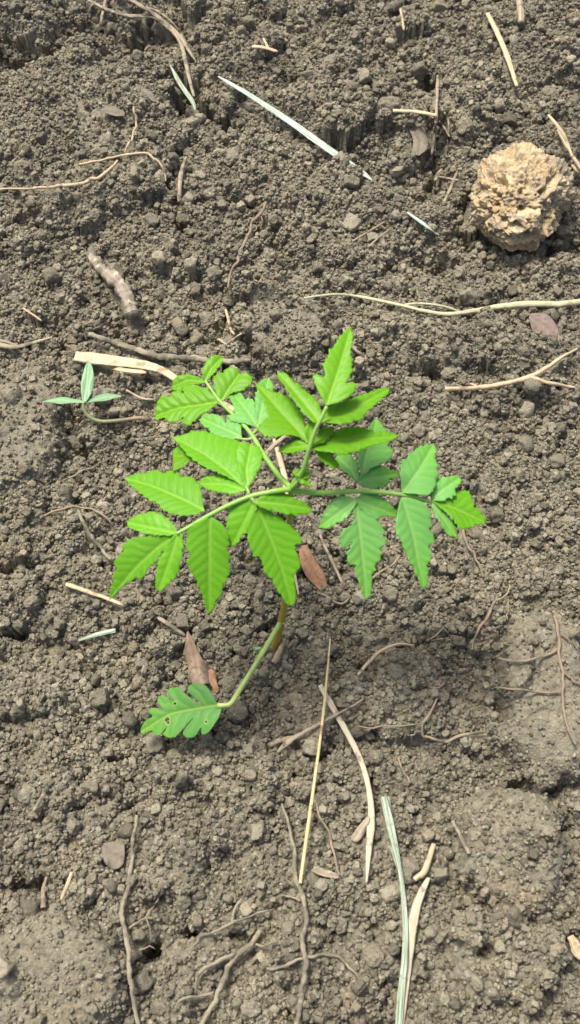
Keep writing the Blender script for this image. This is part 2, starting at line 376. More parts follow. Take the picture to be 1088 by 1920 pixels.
# ------------------------------------------------------------------ strands: straw, roots, twigs, blades
def spline(P, n):
    P = np.asarray(P, float)
    if len(P) == 2: P = np.array([P[0], P[0] * 2 / 3 + P[1] / 3, P[0] / 3 + P[1] * 2 / 3, P[1]])
    Q = np.vstack([2 * P[0] - P[1], P, 2 * P[-1] - P[-2]]); out = []
    seg = np.linalg.norm(np.diff(P, axis=0), axis=1); per = np.maximum(2, np.round(n * seg / seg.sum())).astype(int)
    for i in range(len(P) - 1):
        a, b, c, d = Q[i:i + 4]; t = np.linspace(0, 1, per[i], endpoint=False)[:, None]
        out.append(0.5 * (2 * b + (c - a) * t + (2 * a - 5 * b + 4 * c - d) * t ** 2 + (3 * b - a - 3 * c + d) * t ** 3))
    out.append(P[-1:]); return np.vstack(out)
def tube(C, ra, rb, sides=8, seed=0, rough=0.10, up=(0, 0, 1), fold=0.0):
    """closed tube along C; ra across, rb thick (arrays)"""
    C = np.asarray(C); n = len(C); T = np.gradient(C, axis=0); T /= np.linalg.norm(T, axis=1)[:, None] + 1e-12
    U = np.cross(np.tile(up, (n, 1)), T); bad = np.linalg.norm(U, axis=1) < 1e-3; U[bad] = (1, 0, 0)
    U /= np.linalg.norm(U, axis=1)[:, None]; V = np.cross(T, U)
    th = np.arange(sides) * 2 * math.pi / sides; r = np.random.default_rng(seed)
    s = np.concatenate([[0], np.cumsum(np.linalg.norm(np.diff(C, axis=0), axis=1))])
    jit = 1 + rough * (perlin2(np.repeat(s[:, None], sides, 1) / 0.005 + seed * 3.1, np.tile(th / 1.05, (n, 1)) + seed, 77) * 2)
    if rough > 0.1: jit = jit + 1.6 * rough * perlin2(np.repeat(s[:, None], sides, 1) / 0.0016 + seed, np.tile(th / .6, (n, 1)) + seed, 78)
    co = np.cos(th)[None, :, None]; si = np.sin(th)[None, :, None]
    P = C[:, None] + U[:, None] * co * (np.asarray(ra)[:, None] * jit)[..., None] + V[:, None] * (si * (np.asarray(rb)[:, None] * jit)[..., None] + fold * np.abs(co) * np.asarray(ra)[:, None, None])
    verts = list(P.reshape(-1, 3)); faces = []
    for i in range(n - 1):
        for j in range(sides):
            k = (j + 1) % sides; faces.append((i * sides + j, i * sides + k, (i + 1) * sides + k, (i + 1) * sides + j))
    faces.append(tuple(range(sides))[::-1]); faces.append(tuple((n - 1) * sides + j for j in range(sides)))
    al = np.repeat(s, sides) / 0.05 + seed * 1.7; ac = np.tile(np.cos(th), n) * 0.5 + 0.5
    return np.array(verts), faces, al, ac
def widths(w, t):
    if isinstance(w, (int, float)): w = [(0, w * 0.7), (0.06, w), (0.9, w * 0.9), (1, w * 0.5)]
    a = np.array(w, float); return np.interp(t, a[:, 0], a[:, 1])
def drape(pts, stiff, lift, n=None):
    pts = np.asarray(pts, float); L = np.linalg.norm(np.diff(pts[:, :2], axis=0), axis=1).sum()
    n = n or int(max(10, L / 2.5)); S = spline(pts[:, :2], n)
    G = ground_at(S[:, 0], S[:, 1]); z = gmax(G[:, 0], G[:, 1], 0.0012)
    w = int(max(1, stiff * len(S)))
    if w > 1:
        zz = np.array([z[max(0, i - w):i + w + 1].max() * 0.82 + z[max(0, i - w):i + w + 1].mean() * 0.18 for i in range(len(z))])
        kern = np.hanning(2 * w + 3); kern /= kern.sum(); zz = np.convolve(np.pad(zz, w + 1, mode='edge'), kern, 'valid'); z = zz
    z = z + lift
    return at(S[:, 0], S[:, 1], z), S
def strand_mesh(pts, w, flat, stiff, lift, seed, rough, fold=0.0, wig=0.0):
    pts = np.asarray(pts, float)
    if wig:
        S0 = spline(pts, max(8, int(np.linalg.norm(np.diff(pts, axis=0), axis=1).sum() / 14))); rr = np.random.default_rng(seed)
        S0[1:-1] += rr.normal(0, wig, S0[1:-1].shape); pts = S0
    C, S = drape(pts, stiff, 0.0)
    t = np.linspace(0, 1, len(C)); m = np.array([pxm(*s) for s in S[::max(1, len(S) // 6)]]).mean()
    ra = widths(w, t) * 0.5 * m; rb = np.maximum(ra * flat, 0.00012)
    C[:, 2] += rb * 0.75 + lift
    for p, r in zip(C, ra): cover(p[0], p[1], r + 0.0007)
    return tube(C, ra, rb, 8, seed, rough, fold=fold)
SEED = [100]
def strand(name, label, cat, pts, w, mat, flat=0.9, stiff=0.08, lift=0.0, rough=0.12, fold=0.0, branches=(), group=None, wig=0.0):
    SEED[0] += 1
    if mat == 'mud': w = [(a, b * .82) for a, b in w] if not isinstance(w, (int, float)) else w * .82; rough = max(rough, .3); wig = max(wig, 1.0)
    v, f, al, ac = strand_mesh(pts, w, flat, stiff, lift, SEED[0], rough, fold, wig)
    o = mesh(name, v, f, M[mat], None, True, {'along': al, 'across': ac}); tag(o, label, cat, group)
    for bp, bw in branches:
        SEED[0] += 1
        v, f, al, ac = strand_mesh(bp, bw, flat, stiff, lift * 0.85, SEED[0], rough, 0, wig)
        mesh('branch', v, f, M[mat], o, True, {'along': al, 'across': ac})
    return o

# ---- grass blades and straw
strand('grass_blade', 'long pale bluish green dry blade lying across the upper soil', 'grass blade',
       [(410, 153), (470, 190), (545, 240), (610, 287), (697, 347)], [(0, 3), (.08, 8), (.4, 14), (.8, 15), (.95, 11), (1, 3)], 'blade', 0.14, 0.16, 0.0042, 0.05, 0.35)
strand('grass_blade', 'short grey green blade standing in the hollow beside matted roots', 'grass blade',
       [(320, 130), (338, 165), (362, 200), (367, 216)], [(0, 2), (.3, 9), (.8, 9), (1, 3)], 'green', 0.16, 0.3, 0.004, 0.05, 0.3)
strand('grass_blade', 'small pale blade slanting beside the round pebble below the tan stone', 'grass blade',
       [(763, 400), (790, 420), (823, 443)], [(0, 4), (.5, 8), (1, 3)], 'blade', 0.16, 0.2, 0.001, 0.05, 0.3)
strand('dry_stalk', 'forked dry grey stalk hanging over the hollow with split strands', 'stalk',
       [(213, -8), (258, 18), (300, 45), (335, 75), (355, 105), (370, 127)], [(0, 9), (.5, 9), (.8, 7), (1, 3)], 'drab', 0.5, 0.08, 0.0045, 0.15,
       branches=[([(168, 10), (205, 28), (245, 40), (290, 42), (318, 62), (338, 85), (347, 115), (357, 160), (365, 190)], [(0, 5), (.3, 9), (.8, 8), (1, 5)]),
                 ([(270, 22), (300, 32), (330, 58), (352, 92)], 5)])
strand('dry_stalk', 'thin dry stub sticking up next to the forked stalk', 'stalk', [(203, -5), (195, 25), (189, 58)], 6, 'drab', 0.7, 0.2, 0.002)
strand('straw', 'straight cream straw split lengthwise in the upper soil', 'straw',
       [(913, 30), (935, 75), (953, 120), (968, 167)], [(0, 8), (.1, 10), (.6, 11), (1, 7)], 'cream', 0.35, 0.25, 0.002, 0.1)
strand('stick', 'short thick grey stick end poking over the upper soil edge', 'stick', [(968, -10), (974, 25), (976, 52)], [(0, 13), (.8, 14), (1, 12)], 'drab', 0.8, 0.3, 0.002)
strand('straw', 'broken cream straw lying across the withered grass tuft', 'straw', [(735, 222), (775, 224), (817, 231)], [(0, 7), (.5, 8), (1, 8)], 'cream', 0.6, 0.3, 0.006)
strand('dry_stalk', 'withered grass tuft with thin drab leaves in a hollow', 'stalk', [(820, 148), (818, 200), (815, 250), (808, 300), (803, 318)], 6, 'drab', 0.4, 0.06, 0.003, 0.2,
       branches=[([(770, 208), (800, 220), (818, 232)], 4), ([(818, 228), (832, 245), (842, 262)], 4), ([(785, 292), (800, 285), (815, 270)], 5), ([(796, 320), (806, 300), (815, 285)], 5),
                 ([(826, 205), (840, 235), (838, 275)], 4), ([(813, 360), (818, 335), (828, 322)], 6)])
strand('straw', 'small bent straw bit below the withered grass tuft', 'straw', [(830, 388), (845, 355), (857, 325)], 6, 'drab', 0.4, 0.2, 0.002,
       branches=[([(820, 335), (840, 338), (860, 342)], 5)])
strand('twig', 'thin tan twig lying over a dark gap next to the porous stone', 'twig', [(1043, 253), (1060, 285), (1078, 315), (1096, 340)], 8, 'twig', 0.8, 0.3, 0.004,
       branches=[([(1070, 318), (1085, 335), (1098, 345)], 8)])
strand('pale_root', 'long pale yellow green root thickening towards one end with thin side strand', 'root',
       [(570, 563), (620, 557), (655, 558), (700, 566), (750, 577), (800, 589), (840, 594), (890, 588), (940, 580), (1000, 576), (1050, 576), (1098, 570)],
       [(0, 4), (.2, 6), (.5, 8), (.65, 11), (.8, 14), (1, 13)], 'palroot', 0.7, 0.10, 0.002, 0.12,
       branches=[([(758, 575), (790, 573), (830, 578), (866, 590)], 5)])
strand('twig', 'forked tan twig lying on bare soil apart from the plants', 'twig',
       [(833, 736), (870, 735), (910, 732), (950, 725), (990, 714), (1020, 698), (1050, 677), (1080, 660)], [(0, 8), (.5, 10), (.8, 8), (1, 4)], 'twig', 0.9, 0.18, 0.003, 0.18,
       branches=[([(992, 713), (1020, 722), (1050, 728), (1076, 732)], [(0, 8), (.7, 7), (1, 4)]), ([(880, 725), (890, 728), (897, 733)], 4)])
strand('straw', 'wide bright cream straw behind the small three leaved sprout', 'straw',
       [(143, 675), (190, 681), (240, 687), (280, 693), (308, 702), (332, 717), (370, 738), (410, 758), (445, 776)], [(0, 22), (.1, 27), (.35, 22), (.5, 16), (.65, 13), (1, 11)], 'cream', 0.22, 0.16, 0.003, 0.07, 0.15,
       branches=[([(195, 690), (235, 699), (276, 703)], 10)])
strand('straw', 'cream straw standing behind the tall stem of the green seedling', 'straw', [(514, 828), (524, 862), (535, 905), (541, 950), (544, 975)], [(0, 6), (.2, 10), (.7, 12), (1, 6)], 'cream', 0.35, 0.2, 0.003, 0.1,
       branches=[([(541, 960), (546, 1030), (553, 1080), (560, 1118)], 5)])
strand('straw', 'short drab straw crossing the cream straw behind the seedling stem', 'straw', [(495, 862), (512, 842), (537, 822)], 9, 'drab', 0.4, 0.3, 0.003)
strand('straw', 'short cream straw pointing under the tip of a green leaflet', 'straw', [(125, 1098), (165, 1112), (200, 1124), (234, 1138)], [(0, 7), (.1, 9), (1, 6)], 'cream', 0.5, 0.3, 0.002)
strand('straw', 'short drab straw leading to the curled brown leaf', 'straw', [(297, 1160), (320, 1175), (348, 1194)], 8, 'drab', 0.5, 0.3, 0.002)
strand('grass_blade', 'short pale greenish blade half covered by crumbs', 'grass blade', [(148, 1202), (180, 1192), (218, 1183)], [(0, 5), (.5, 10), (1, 9)], 'green', 0.3, 0.3, 0.001)
strand('straw', 'long thin golden straw standing over the bleached straw', 'straw', [(619, 1203), (613, 1270), (604, 1360), (592, 1450), (578, 1550), (563, 1658)], [(0, 3), (.2, 5), (.8, 7), (1, 6)], 'gold', 0.9, 0.3, 0.004, 0.04)
strand('straw', 'bleached spotted straw curving under the golden straw', 'straw', [(600, 1287), (622, 1325), (650, 1375), (675, 1425), (690, 1475), (696, 1530), (692, 1585), (687, 1655)],
       [(0, 9), (.1, 12), (.4, 11), (.55, 10), (.75, 15), (.9, 9), (1, 3)], 'white', 0.4, 0.2, 0.002, 0.08)
strand('straw', 'drab stalk with split husk end crossing below the golden straw', 'straw', [(520, 1412), (548, 1388), (590, 1364), (625, 1345), (660, 1326), (682, 1312)], [(0, 4), (.12, 11), (.3, 7), (1, 3)], 'drab', 0.5, 0.2, 0.002,
       branches=[([(503, 1400), (525, 1390), (555, 1384)], 11)])
strand('grass_blade', 'long green and white striped blade beside a white straw', 'grass blade',
       [(718, 1496), (730, 1545), (742, 1600), (752, 1655), (758, 1720), (758, 1790), (752, 1850), (746, 1930)], [(0, 14), (.12, 16), (.3, 9), (.5, 10), (.8, 13), (1, 14)], 'green', 0.2, 0.14, 0.0032, 0.06, 0.2,
       branches=[([(727, 1495), (733, 1540), (737, 1580)], 6), ([(733, 1590), (740, 1615), (748, 1640)], 5)])
strand('straw', 'broad white straw joining the green striped blade', 'straw', [(803, 1646), (790, 1675), (779, 1705), (772, 1745), (768, 1790), (760, 1850), (749, 1932)], [(0, 8), (.1, 14), (.3, 20), (.55, 13), (1, 15)], 'white', 0.3, 0.2, 0.001, 0.08)
# ---- roots
strand('thick_root', 'thick mud crusted root chunk lying on open soil', 'root', [(172, 480), (188, 508), (207, 525), (228, 545), (241, 570), (252, 601)], [(0, 18), (.15, 22), (.3, 19), (.5, 29), (.75, 27), (1, 30)], 'crust', 0.8, 0.25, 0.002, 0.35)
strand('muddy_root', 'long mud covered root running behind the cream straw', 'root', [(168, 630), (215, 645), (260, 660), (300, 673), (350, 676), (400, 680), (440, 682), (470, 678)], [(0, 12), (.5, 16), (.9, 13), (1, 8)], 'mud', 0.8, 0.08, 0.001, 0.25)
strand('fine_root', 'wiry orange tan root bending over the smooth upper mound', 'root', [(-10, 361), (60, 360), (115, 356), (150, 351), (185, 340), (210, 322), (222, 308)], [(0, 3), (.5, 6), (.8, 7), (1, 5)], 'twig', 0.9, 0.06, 0.0025,
       branches=[([(150, 314), (190, 308), (230, 299), (265, 295), (290, 302), (307, 320), (312, 345)], 5), ([(252, 205), (257, 235), (248, 265), (235, 292)], 4)], wig=1.2)
strand('stick', 'short curved drab stick below the wiry orange root', 'stick', [(350, 300), (342, 325), (338, 355), (337, 385)], [(0, 5), (.4, 9), (1, 7)], 'drab', 0.8, 0.2, 0.002)
strand('fine_root', 'thin kinked tan root trailing over soil towards the central clod', 'root', [(499, 385), (480, 415), (462, 447), (450, 480), (440, 505), (428, 545)], [(0, 6), (.4, 6), (1, 4)], 'redroot', 0.9, 0.06, 0.002, wig=2.5,
       branches=[([(470, 440), (485, 425), (500, 400)], 3)])
strand('fine_root', 'short pale tan root hanging beside the dark gap of the central clod', 'root', [(424, 587), (429, 605), (434, 625), (441, 634)], 6, 'twig', 0.9, 0.1, 0.003,
       branches=[([(410, 640), (425, 650), (440, 640), (455, 630)], 4)])
strand('dry_stalk', 'thin drab stalk bits behind the highest leaf tip', 'stalk', [(636, 600), (652, 640), (668, 662), (680, 672), (681, 697)], [(0, 4), (.5, 7), (1, 4)], 'drab', 0.6, 0.1, 0.002)
strand('stick', 'grey brown bent stick on crumbs near the drooping leaflet', 'stick', [(148, 962), (158, 985), (172, 1008), (190, 1030), (210, 1053)], [(0, 6), (.5, 10), (1, 7)], 'mud', 0.8, 0.15, 0.0025)
strand('fine_root', 'thin looping tan root over the bent grey brown stick', 'root', [(85, 970), (120, 958), (155, 955), (185, 963), (205, 977), (218, 993)], 4, 'root', 0.9, 0.08, 0.002, wig=1)
strand('fine_root', 'reddish thin root emerging from under the outer leaflet', 'root', [(868, 985), (869, 1005), (878, 1030), (893, 1053), (905, 1085)], [(0, 6), (1, 4)], 'redroot', 0.9, 0.08, 0.002, wig=1.2)
strand('stick', 'thin grey stick beside the orange dead leaf', 'stick', [(598, 1000), (610, 1030), (626, 1062), (642, 1097)], [(0, 5), (.6, 7), (1, 5)], 'drab', 0.8, 0.2, 0.002)
strand('fine_root', 'short tan root between two hanging leaflet tips', 'root', [(694, 1090), (715, 1074), (735, 1063), (750, 1044)], 5, 'root', 0.9, 0.1, 0.002)
strand('fine_root', 'crooked tan root below the orange dead leaf', 'root', [(600, 1115), (620, 1125), (640, 1136), (658, 1120)], 4, 'root', 0.9, 0.1, 0.0015, wig=1)
strand('fine_root', 'arched tan root with one end lifted off the soil', 'root', [(670, 1270), (692, 1245), (715, 1225), (745, 1213), (775, 1215)], [(0, 6), (.5, 7), (1, 4)], 'twig', 0.9, 0.2, 0.004)
strand('fine_root', 'winding hair thin root on the crumbly patch above the large smooth clod', 'root', [(955, 1100), (937, 1125), (920, 1140), (908, 1165), (893, 1182), (888, 1205), (884, 1222)], [(0, 3), (.5, 6), (1, 3)], 'root', 0.9, 0.06, 0.002, wig=2,
       branches=[([(950, 1120), (952, 1145), (950, 1165)], 3)])
strand('fine_root', 'small forked root between the arched root and the winding root', 'root', [(800, 1205), (815, 1195), (832, 1178)], 4, 'root', 0.9, 0.1, 0.002,
       branches=[([(805, 1205), (825, 1200), (845, 1202)], 3)])
strand('fine_root', 'long reddish root hanging down the large smooth clod', 'root', [(1038, 1158), (1044, 1190), (1048, 1225), (1054, 1260), (1053, 1300), (1056, 1340), (1066, 1375), (1078, 1398)], [(0, 7), (.5, 6), (1, 4)], 'redroot', 0.9, 0.06, 0.0015, wig=1.2,
       branches=[([(1046, 1218), (1020, 1232), (985, 1240), (950, 1240), (925, 1232)], 5), ([(1050, 1300), (1010, 1299), (970, 1294), (925, 1290)], 4), ([(1052, 1258), (1070, 1275), (1096, 1290)], 4), ([(1050, 1190), (1070, 1205), (1084, 1220)], 3)])
strand('fine_root', 'tangled tan root with curling branches beside the large smooth clod', 'root', [(820, 1308), (808, 1332), (795, 1352), (790, 1370), (805, 1386), (835, 1391), (870, 1380), (915, 1374)], [(0, 4), (.4, 5), (.8, 6), (1, 3)], 'root', 0.9, 0.06, 0.002, wig=1.8,
       branches=[([(795, 1358), (750, 1362), (700, 1366), (670, 1362)], 3), ([(838, 1278), (822, 1290), (805, 1295)], 3), ([(770, 1395), (772, 1380), (790, 1370)], 3)])
strand('muddy_root', 'long mud coated root with side branch over a dark hollow', 'root', [(258, 1530), (252, 1580), (247, 1635), (238, 1680), (230, 1705), (235, 1745), (243, 1790), (249, 1850), (263, 1928)], [(0, 8), (.3, 10), (.6, 12), (1, 9)], 'mud', 0.85, 0.10, 0.002, 0.22,
       branches=[([(236, 1745), (258, 1730), (275, 1722), (292, 1722)], 5), ([(276, 1722), (284, 1745), (284, 1765)], 4), ([(276, 1718), (288, 1700), (298, 1685)], 4), ([(262, 1782), (285, 1776), (300, 1782)], 3)])
strand('muddy_root', 'thick muddy root with rootlets curving to one side', 'root', [(488, 1745), (474, 1768), (448, 1790), (428, 1815), (415, 1850), (398, 1890), (374, 1930)], [(0, 11), (.3, 13), (1, 11)], 'mud', 0.85, 0.12, 0.003, 0.2,
       branches=[([(455, 1785), (420, 1797), (390, 1812), (372, 1828), (368, 1848)], 8), ([(470, 1773), (500, 1772), (522, 1765)], 5), ([(402, 1860), (370, 1868), (345, 1872), (330, 1890)], 5)])
strand('fine_root', 'branching pale tan root crossing above the thick muddy root', 'root', [(352, 1785), (378, 1757), (410, 1745), (440, 1730), (470, 1717), (515, 1705)], [(0, 3), (.5, 7), (1, 3)], 'mud', 0.9, 0.08, 0.003, 0.2, wig=1,
       branches=[([(436, 1735), (440, 1705), (455, 1685), (470, 1652)], 5), ([(395, 1750), (385, 1742), (372, 1752)], 3)])
strand('muddy_root', 'long muddy root ending below the golden straw', 'root', [(529, 1508), (540, 1545), (552, 1590), (555, 1640), (570, 1690), (574, 1725), (567, 1770), (573, 1810), (566, 1860), (556, 1930)], [(0, 6), (.3, 10), (.7, 12), (1, 11)], 'mud', 0.85, 0.08, 0.0015, 0.2,
       branches=[([(572, 1795), (605, 1790), (635, 1795), (655, 1815), (672, 1832)], 6), ([(570, 1798), (550, 1802), (525, 1815), (500, 1815)], 6), ([(563, 1690), (545, 1682), (525, 1680)], 4)])
strand('fine_root', 'thin curved tan root between golden straw and bleached straw', 'root', [(593, 1506), (600, 1535), (618, 1560), (625, 1600), (636, 1642)], [(0, 4), (.5, 5), (1, 3)], 'root', 0.9, 0.1, 0.003, wig=0.8)
strand('stick', 'short bent tan stick above the white straw', 'stick', [(776, 1650), (792, 1638), (802, 1615), (812, 1584)], [(0, 10), (.4, 13), (1, 9)], 'twig', 0.8, 0.2, 0.002)
strand('stick', 'short drab stick sunk in soil at the edge of a smooth clod', 'stick', [(848, 1540), (862, 1570), (878, 1602)], [(0, 8), (1, 10)], 'mud', 0.8, 0.25, 0.002)
strand('stick', 'upright tan stub at the foot of a crumbly ledge', 'stick', [(90, 1645), (84, 1670), (84, 1703)], [(0, 6), (1, 11)], 'root', 0.9, 0.2, 0.002)
strand('straw', 'short cream straw bit next to the tan stub', 'straw', [(137, 1636), (128, 1660), (116, 1688)], 7, 'twig', 0.5, 0.2, 0.002)
strand('straw', 'tiny cream straw bit on the crumbs near the pale round clod', 'straw', [(84, 1490), (75, 1505), (65, 1522)], 7, 'drab', 0.5, 0.2, 0.002)
strand('stick', 'reddish brown stub beside the seedling stem foot', 'stick', [(535, 1202), (527, 1220), (514, 1246)], [(0, 8), (.6, 12), (1, 11)], 'root', 0.8, 0.3, 0.002, 0.2)
strand('straw', 'dusty split straw lying over broken bits near the forked stalk', 'straw', [(473, 93), (495, 95), (522, 103)], 8, 'twig', 0.5, 0.3, 0.002, branches=[([(494, 76), (500, 88), (505, 97)], 5)])
strand('straw', 'drab straw lying on the slab beyond the sprout', 'straw', [(-8, 650), (30, 655), (60, 648), (100, 636)], [(0, 12), (.5, 8), (1, 4)], 'drab', 0.5, 0.15, 0.002, branches=[([(-8, 640), (15, 645), (40, 655)], 6)])
strand('straw', 'tiny pale straw sliver above the slab beside the thick root', 'straw', [(44, 582), (62, 593), (80, 606)], 4, 'twig', 0.8, 0.3, 0.002)
strand('fine_root', 'thin wavy tan root next to the wide cream straw', 'root', [(238, 735), (255, 745), (272, 752), (292, 753)], 4, 'twig', 0.9, 0.15, 0.002)
strand('straw', 'small straw bit standing at the upper soil', 'straw', [(750, 22), (754, 42), (757, 62)], 5, 'twig', 0.7, 0.3, 0.002)
strand('fine_root', 'pair of thin dark roots near the long pale root', 'root', [(660, 458), (690, 440), (725, 418)], 4, 'root', 0.9, 0.1, 0.002, branches=[([(690, 468), (710, 450), (735, 430)], 4)])
strand('fine_root', 'thin pale root on crumbs at the smooth slab foot', 'root', [(120, 905), (150, 890), (175, 880), (215, 858)], 4, 'mud', 0.9, 0.1, 0.002, wig=1)
strand('fine_root', 'thin tan root crossing crumbs between bleached straw and stick', 'root', [(742, 1420), (756, 1445), (768, 1470)], 4, 'root', 0.9, 0.1, 0.002, wig=1)
strand('dry_stalk', 'splintered dry husk at the frame edge hollow', 'stalk', [(1066, 1755), (1078, 1780), (1098, 1800)], [(0, 14), (.5, 24), (1, 20)], 'twig', 0.35, 0.3, 0.003, 0.3)

# ------------------------------------------------------------------ leaves
def chaikin(P, k=1):
    for _ in range(k):
        Q = np.roll(P, -1, 0); P = np.stack([0.78 * P + 0.22 * Q, 0.22 * P + 0.78 * Q], 1).reshape(-1, 2)
    return P
def polyd(p, line):
    """signed distance and parameter along a polyline for points p"""
    best = np.full(len(p), 1e9); sg = np.zeros(len(p)); u = np.zeros(len(p)); acc = 0
    L = np.linalg.norm(np.diff(line, axis=0), axis=1); tot = L.sum()
    for i in range(len(line) - 1):
        a, b = line[i], line[i + 1]; d = (b - a) / L[i]; q = p - a
        t = q @ d; tc = np.clip(t, 0 if i else -1e9, L[i] if i < len(line) - 2 else 1e9)
        c = q - tc[:, None] * d; dist = np.linalg.norm(c, axis=1); s = np.sign(d[0] * q[:, 1] - d[1] * q[:, 0])
        m = dist < best; best[m] = dist[m]; sg[m] = s[m]; u[m] = (acc + tc[m]) / tot; acc += L[i]
    return best * sg, u, tot
def leaf(name, outline, rib, zb, zt, mat, parent=None, roll=0.0, fold=0.25, droop=0.10, pucker=0.00024, tint=None, holes=(), res=0.00062, spacing=0.0042, thick=0.00022, wave=0.0006, seed=0, curl=0.0, grow=0.0, teeth=0.0):
    """leaf blade: the outline (photo pixels) set on its own tilted plane in space, then folded, drooped and puckered"""
    r = random.Random(seed * 13 + 5)
    B = at(*rib[0], zb); T = at(*rib[-1], zt)
    ax = T - B; L = np.linalg.norm(ax); ax /= L
    side = np.cross((0, 0, 1), ax); side /= np.linalg.norm(side); nrm = np.cross(ax, side)
    cr, sr = math.cos(roll), math.sin(roll); side, nrm = side * cr + nrm * sr, nrm * cr - side * sr
    def loc(pts):
        d = ray(pts[:, 0], pts[:, 1]); t = ((B - CAM) @ nrm) / (d @ nrm); P = CAM + d * t[:, None] - B
        return np.stack([P @ ax, P @ side], -1)
    oo = np.array(outline, float)
    if grow:
        e = np.roll(oo, -1, 0) - np.roll(oo, 1, 0); e /= np.linalg.norm(e, axis=1)[:, None] + 1e-9
        ar = (oo[:, 0] * np.roll(oo[:, 1], -1) - np.roll(oo[:, 0], -1) * oo[:, 1]).sum()
        oo = oo + np.stack([e[:, 1], -e[:, 0]], -1) * (grow if ar > 0 else -grow)
    if teeth:
        den = np.vstack([a + (b - a) * np.linspace(0, 1, max(1, int(np.linalg.norm(b - a) / 1.6)), endpoint=False)[:, None] for a, b in zip(oo, np.roll(oo, -1, 0))])
        e = np.roll(den, -2, 0) - np.roll(den, 2, 0); e /= np.linalg.norm(e, axis=1)[:, None] + 1e-9
        ar = (den[:, 0] * np.roll(den[:, 1], -1) - np.roll(den[:, 0], -1) * den[:, 1]).sum()
        vv, uu, tt = polyd(den, np.array(rib, float)); per = r.uniform(13, 17)
        fr = (uu * tt / per + np.where(vv > 0, .37, 0) + 0.45 * np.sin(uu * 9 + seed) + 0.2 * np.sin(uu * 23 + seed)) % 1.0
        am = teeth * (fr ** 1.3 - 0.45) * np.clip((uu - .12) * 5, 0, 1) * np.clip((1 - uu) * 6, 0.25, 1)
        oo = den + np.stack([e[:, 1], -e[:, 0]], -1) * (am if ar > 0 else -am)[:, None]
        O = loc(oo)
    else: O = loc(chaikin(oo, 1))
    R = loc(np.array(rib, float))
    # resample boundary
    bnd = []
    for a, b in zip(O, np.roll(O, -1, 0)):
        n = max(1, int(np.linalg.norm(b - a) / (res * 1.1)))
        for i in range(n): bnd.append(a + (b - a) * i / n)
    bnd = np.array(bnd)
    lo, hi = bnd.min(0), bnd.max(0)
    gx, gy = np.meshgrid(np.arange(lo[0], hi[0], res), np.arange(lo[1], hi[1], res)); gx[1::2] += res / 2
    g = np.stack([gx.ravel(), gy.ravel()], -1)
    ins = np.zeros(len(g), bool)
    for a, b in zip(bnd, np.roll(bnd, -1, 0)):
        c = ((a[1] > g[:, 1]) != (b[1] > g[:, 1]))
        if c.any(): ins ^= c & (g[:, 0] < (b[0] - a[0]) * (g[:, 1] - a[1]) / (b[1] - a[1] + 1e-15) + a[0])
    g = g[ins]
    dmin = np.full(len(g), 1e9)
    for p in bnd: dmin = np.minimum(dmin, ((g - p) ** 2).sum(1))
    g = g[dmin > (0.5 * res) ** 2]
    allp = np.vstack([bnd, g]); nb = len(bnd)
    vs, _, fs, _, _, _ = delaunay_2d_cdt([Vector(p) for p in allp], [], [list(range(nb))], 1, 1e-9)
    P = np.array([tuple(v) for v in vs]); fs = [tuple(f) for f in fs]
    if holes:
        hp = [(loc(np.array([h[:2]], float))[0], h[2] * pxm(h[0], h[1], zb)) for h in holes]
        fs = [f for f in fs if all(np.linalg.norm(P[list(f)].mean(0) - c) > rr for c, rr in hp)]
    v, u, tot = polyd(P, R)
    av = np.abs(v); wmax = max(av.max(), 1e-4)
    s = (u * tot - 0.75 * av) / spacing + r.random() + np.where(v > 0, 0.4, 0.0) + 0.35 * perlin2(P[:, 0] / .006 + seed, P[:, 1] / .006, 8)
    sf = np.abs(s - np.floor(s) - 0.5) * 2                      # 1 on a lateral vein, 0 between
    uc = np.clip(u, 0, 1)
    nz = fold * av - droop * tot * (uc * uc) * 0.5 - fold * 1.3 * av * av / wmax * 0.7
    nz += pucker * (1 - sf ** 2) * np.clip(av / 0.002, 0, 1)
    nz += wave * np.sin(u * 9 + r.random() * 6) * np.sign(v) * (av / wmax) ** 1.5 - 0.0003 * np.exp(-(av / 0.0006) ** 2)
    nz -= curl * np.clip(av / wmax, 0, 1) ** 2 * wmax
    vein = np.maximum(np.exp(-(av / 0.00055) ** 2) * np.clip(1.15 - 0.6 * uc, 0, 1), 0.42 * np.exp(-((1 - sf) * spacing / 2 / 0.0004) ** 2) * (1 - 0.6 * av / wmax))
    if holes:
        for c, rr in hp: vein = np.maximum(vein, np.exp(-((np.linalg.norm(P - c, axis=1) - rr) / .0006) ** 2))
    Q = B + P[:, :1] * ax + P[:, 1:] * side + nz[:, None] * nrm
    n = len(Q); Q2 = Q - nrm * thick
    faces = [f if ((P[f[1]] - P[f[0]])[0] * (P[f[2]] - P[f[0]])[1] - (P[f[1]] - P[f[0]])[1] * (P[f[2]] - P[f[0]])[0]) > 0 else f[::-1] for f in fs]
    ed = {}
    for f in faces:
        for i in range(len(f)):
            a, b = f[i], f[(i + 1) % len(f)]; ed[(a, b)] = 1
    back = [tuple(i + n for i in f[::-1]) for f in faces]
    rim = [(b, a, a + n, b + n) for (a, b) in ed if (b, a) not in ed]
    tv = r.random() if tint is None else tint
    o = mesh(name, np.vstack([Q, Q2]), faces + back + rim, mat, parent, True,
             {'vein': np.tile(vein, 2), 'along': np.tile(uc, 2), 'tint': np.full(2 * n, tv)})
    return o
def reg(x0, y0, s):
    return lambda pts: [(x0 + a / s, y0 + b / s) for a, b in pts]
rA, rB, rC, rD, rE = reg(180, 600, 2.72), reg(480, 600, 2.4178), reg(180, 860, 2.5905), reg(560, 820, 2.9405), reg(240, 1100, 3.2)

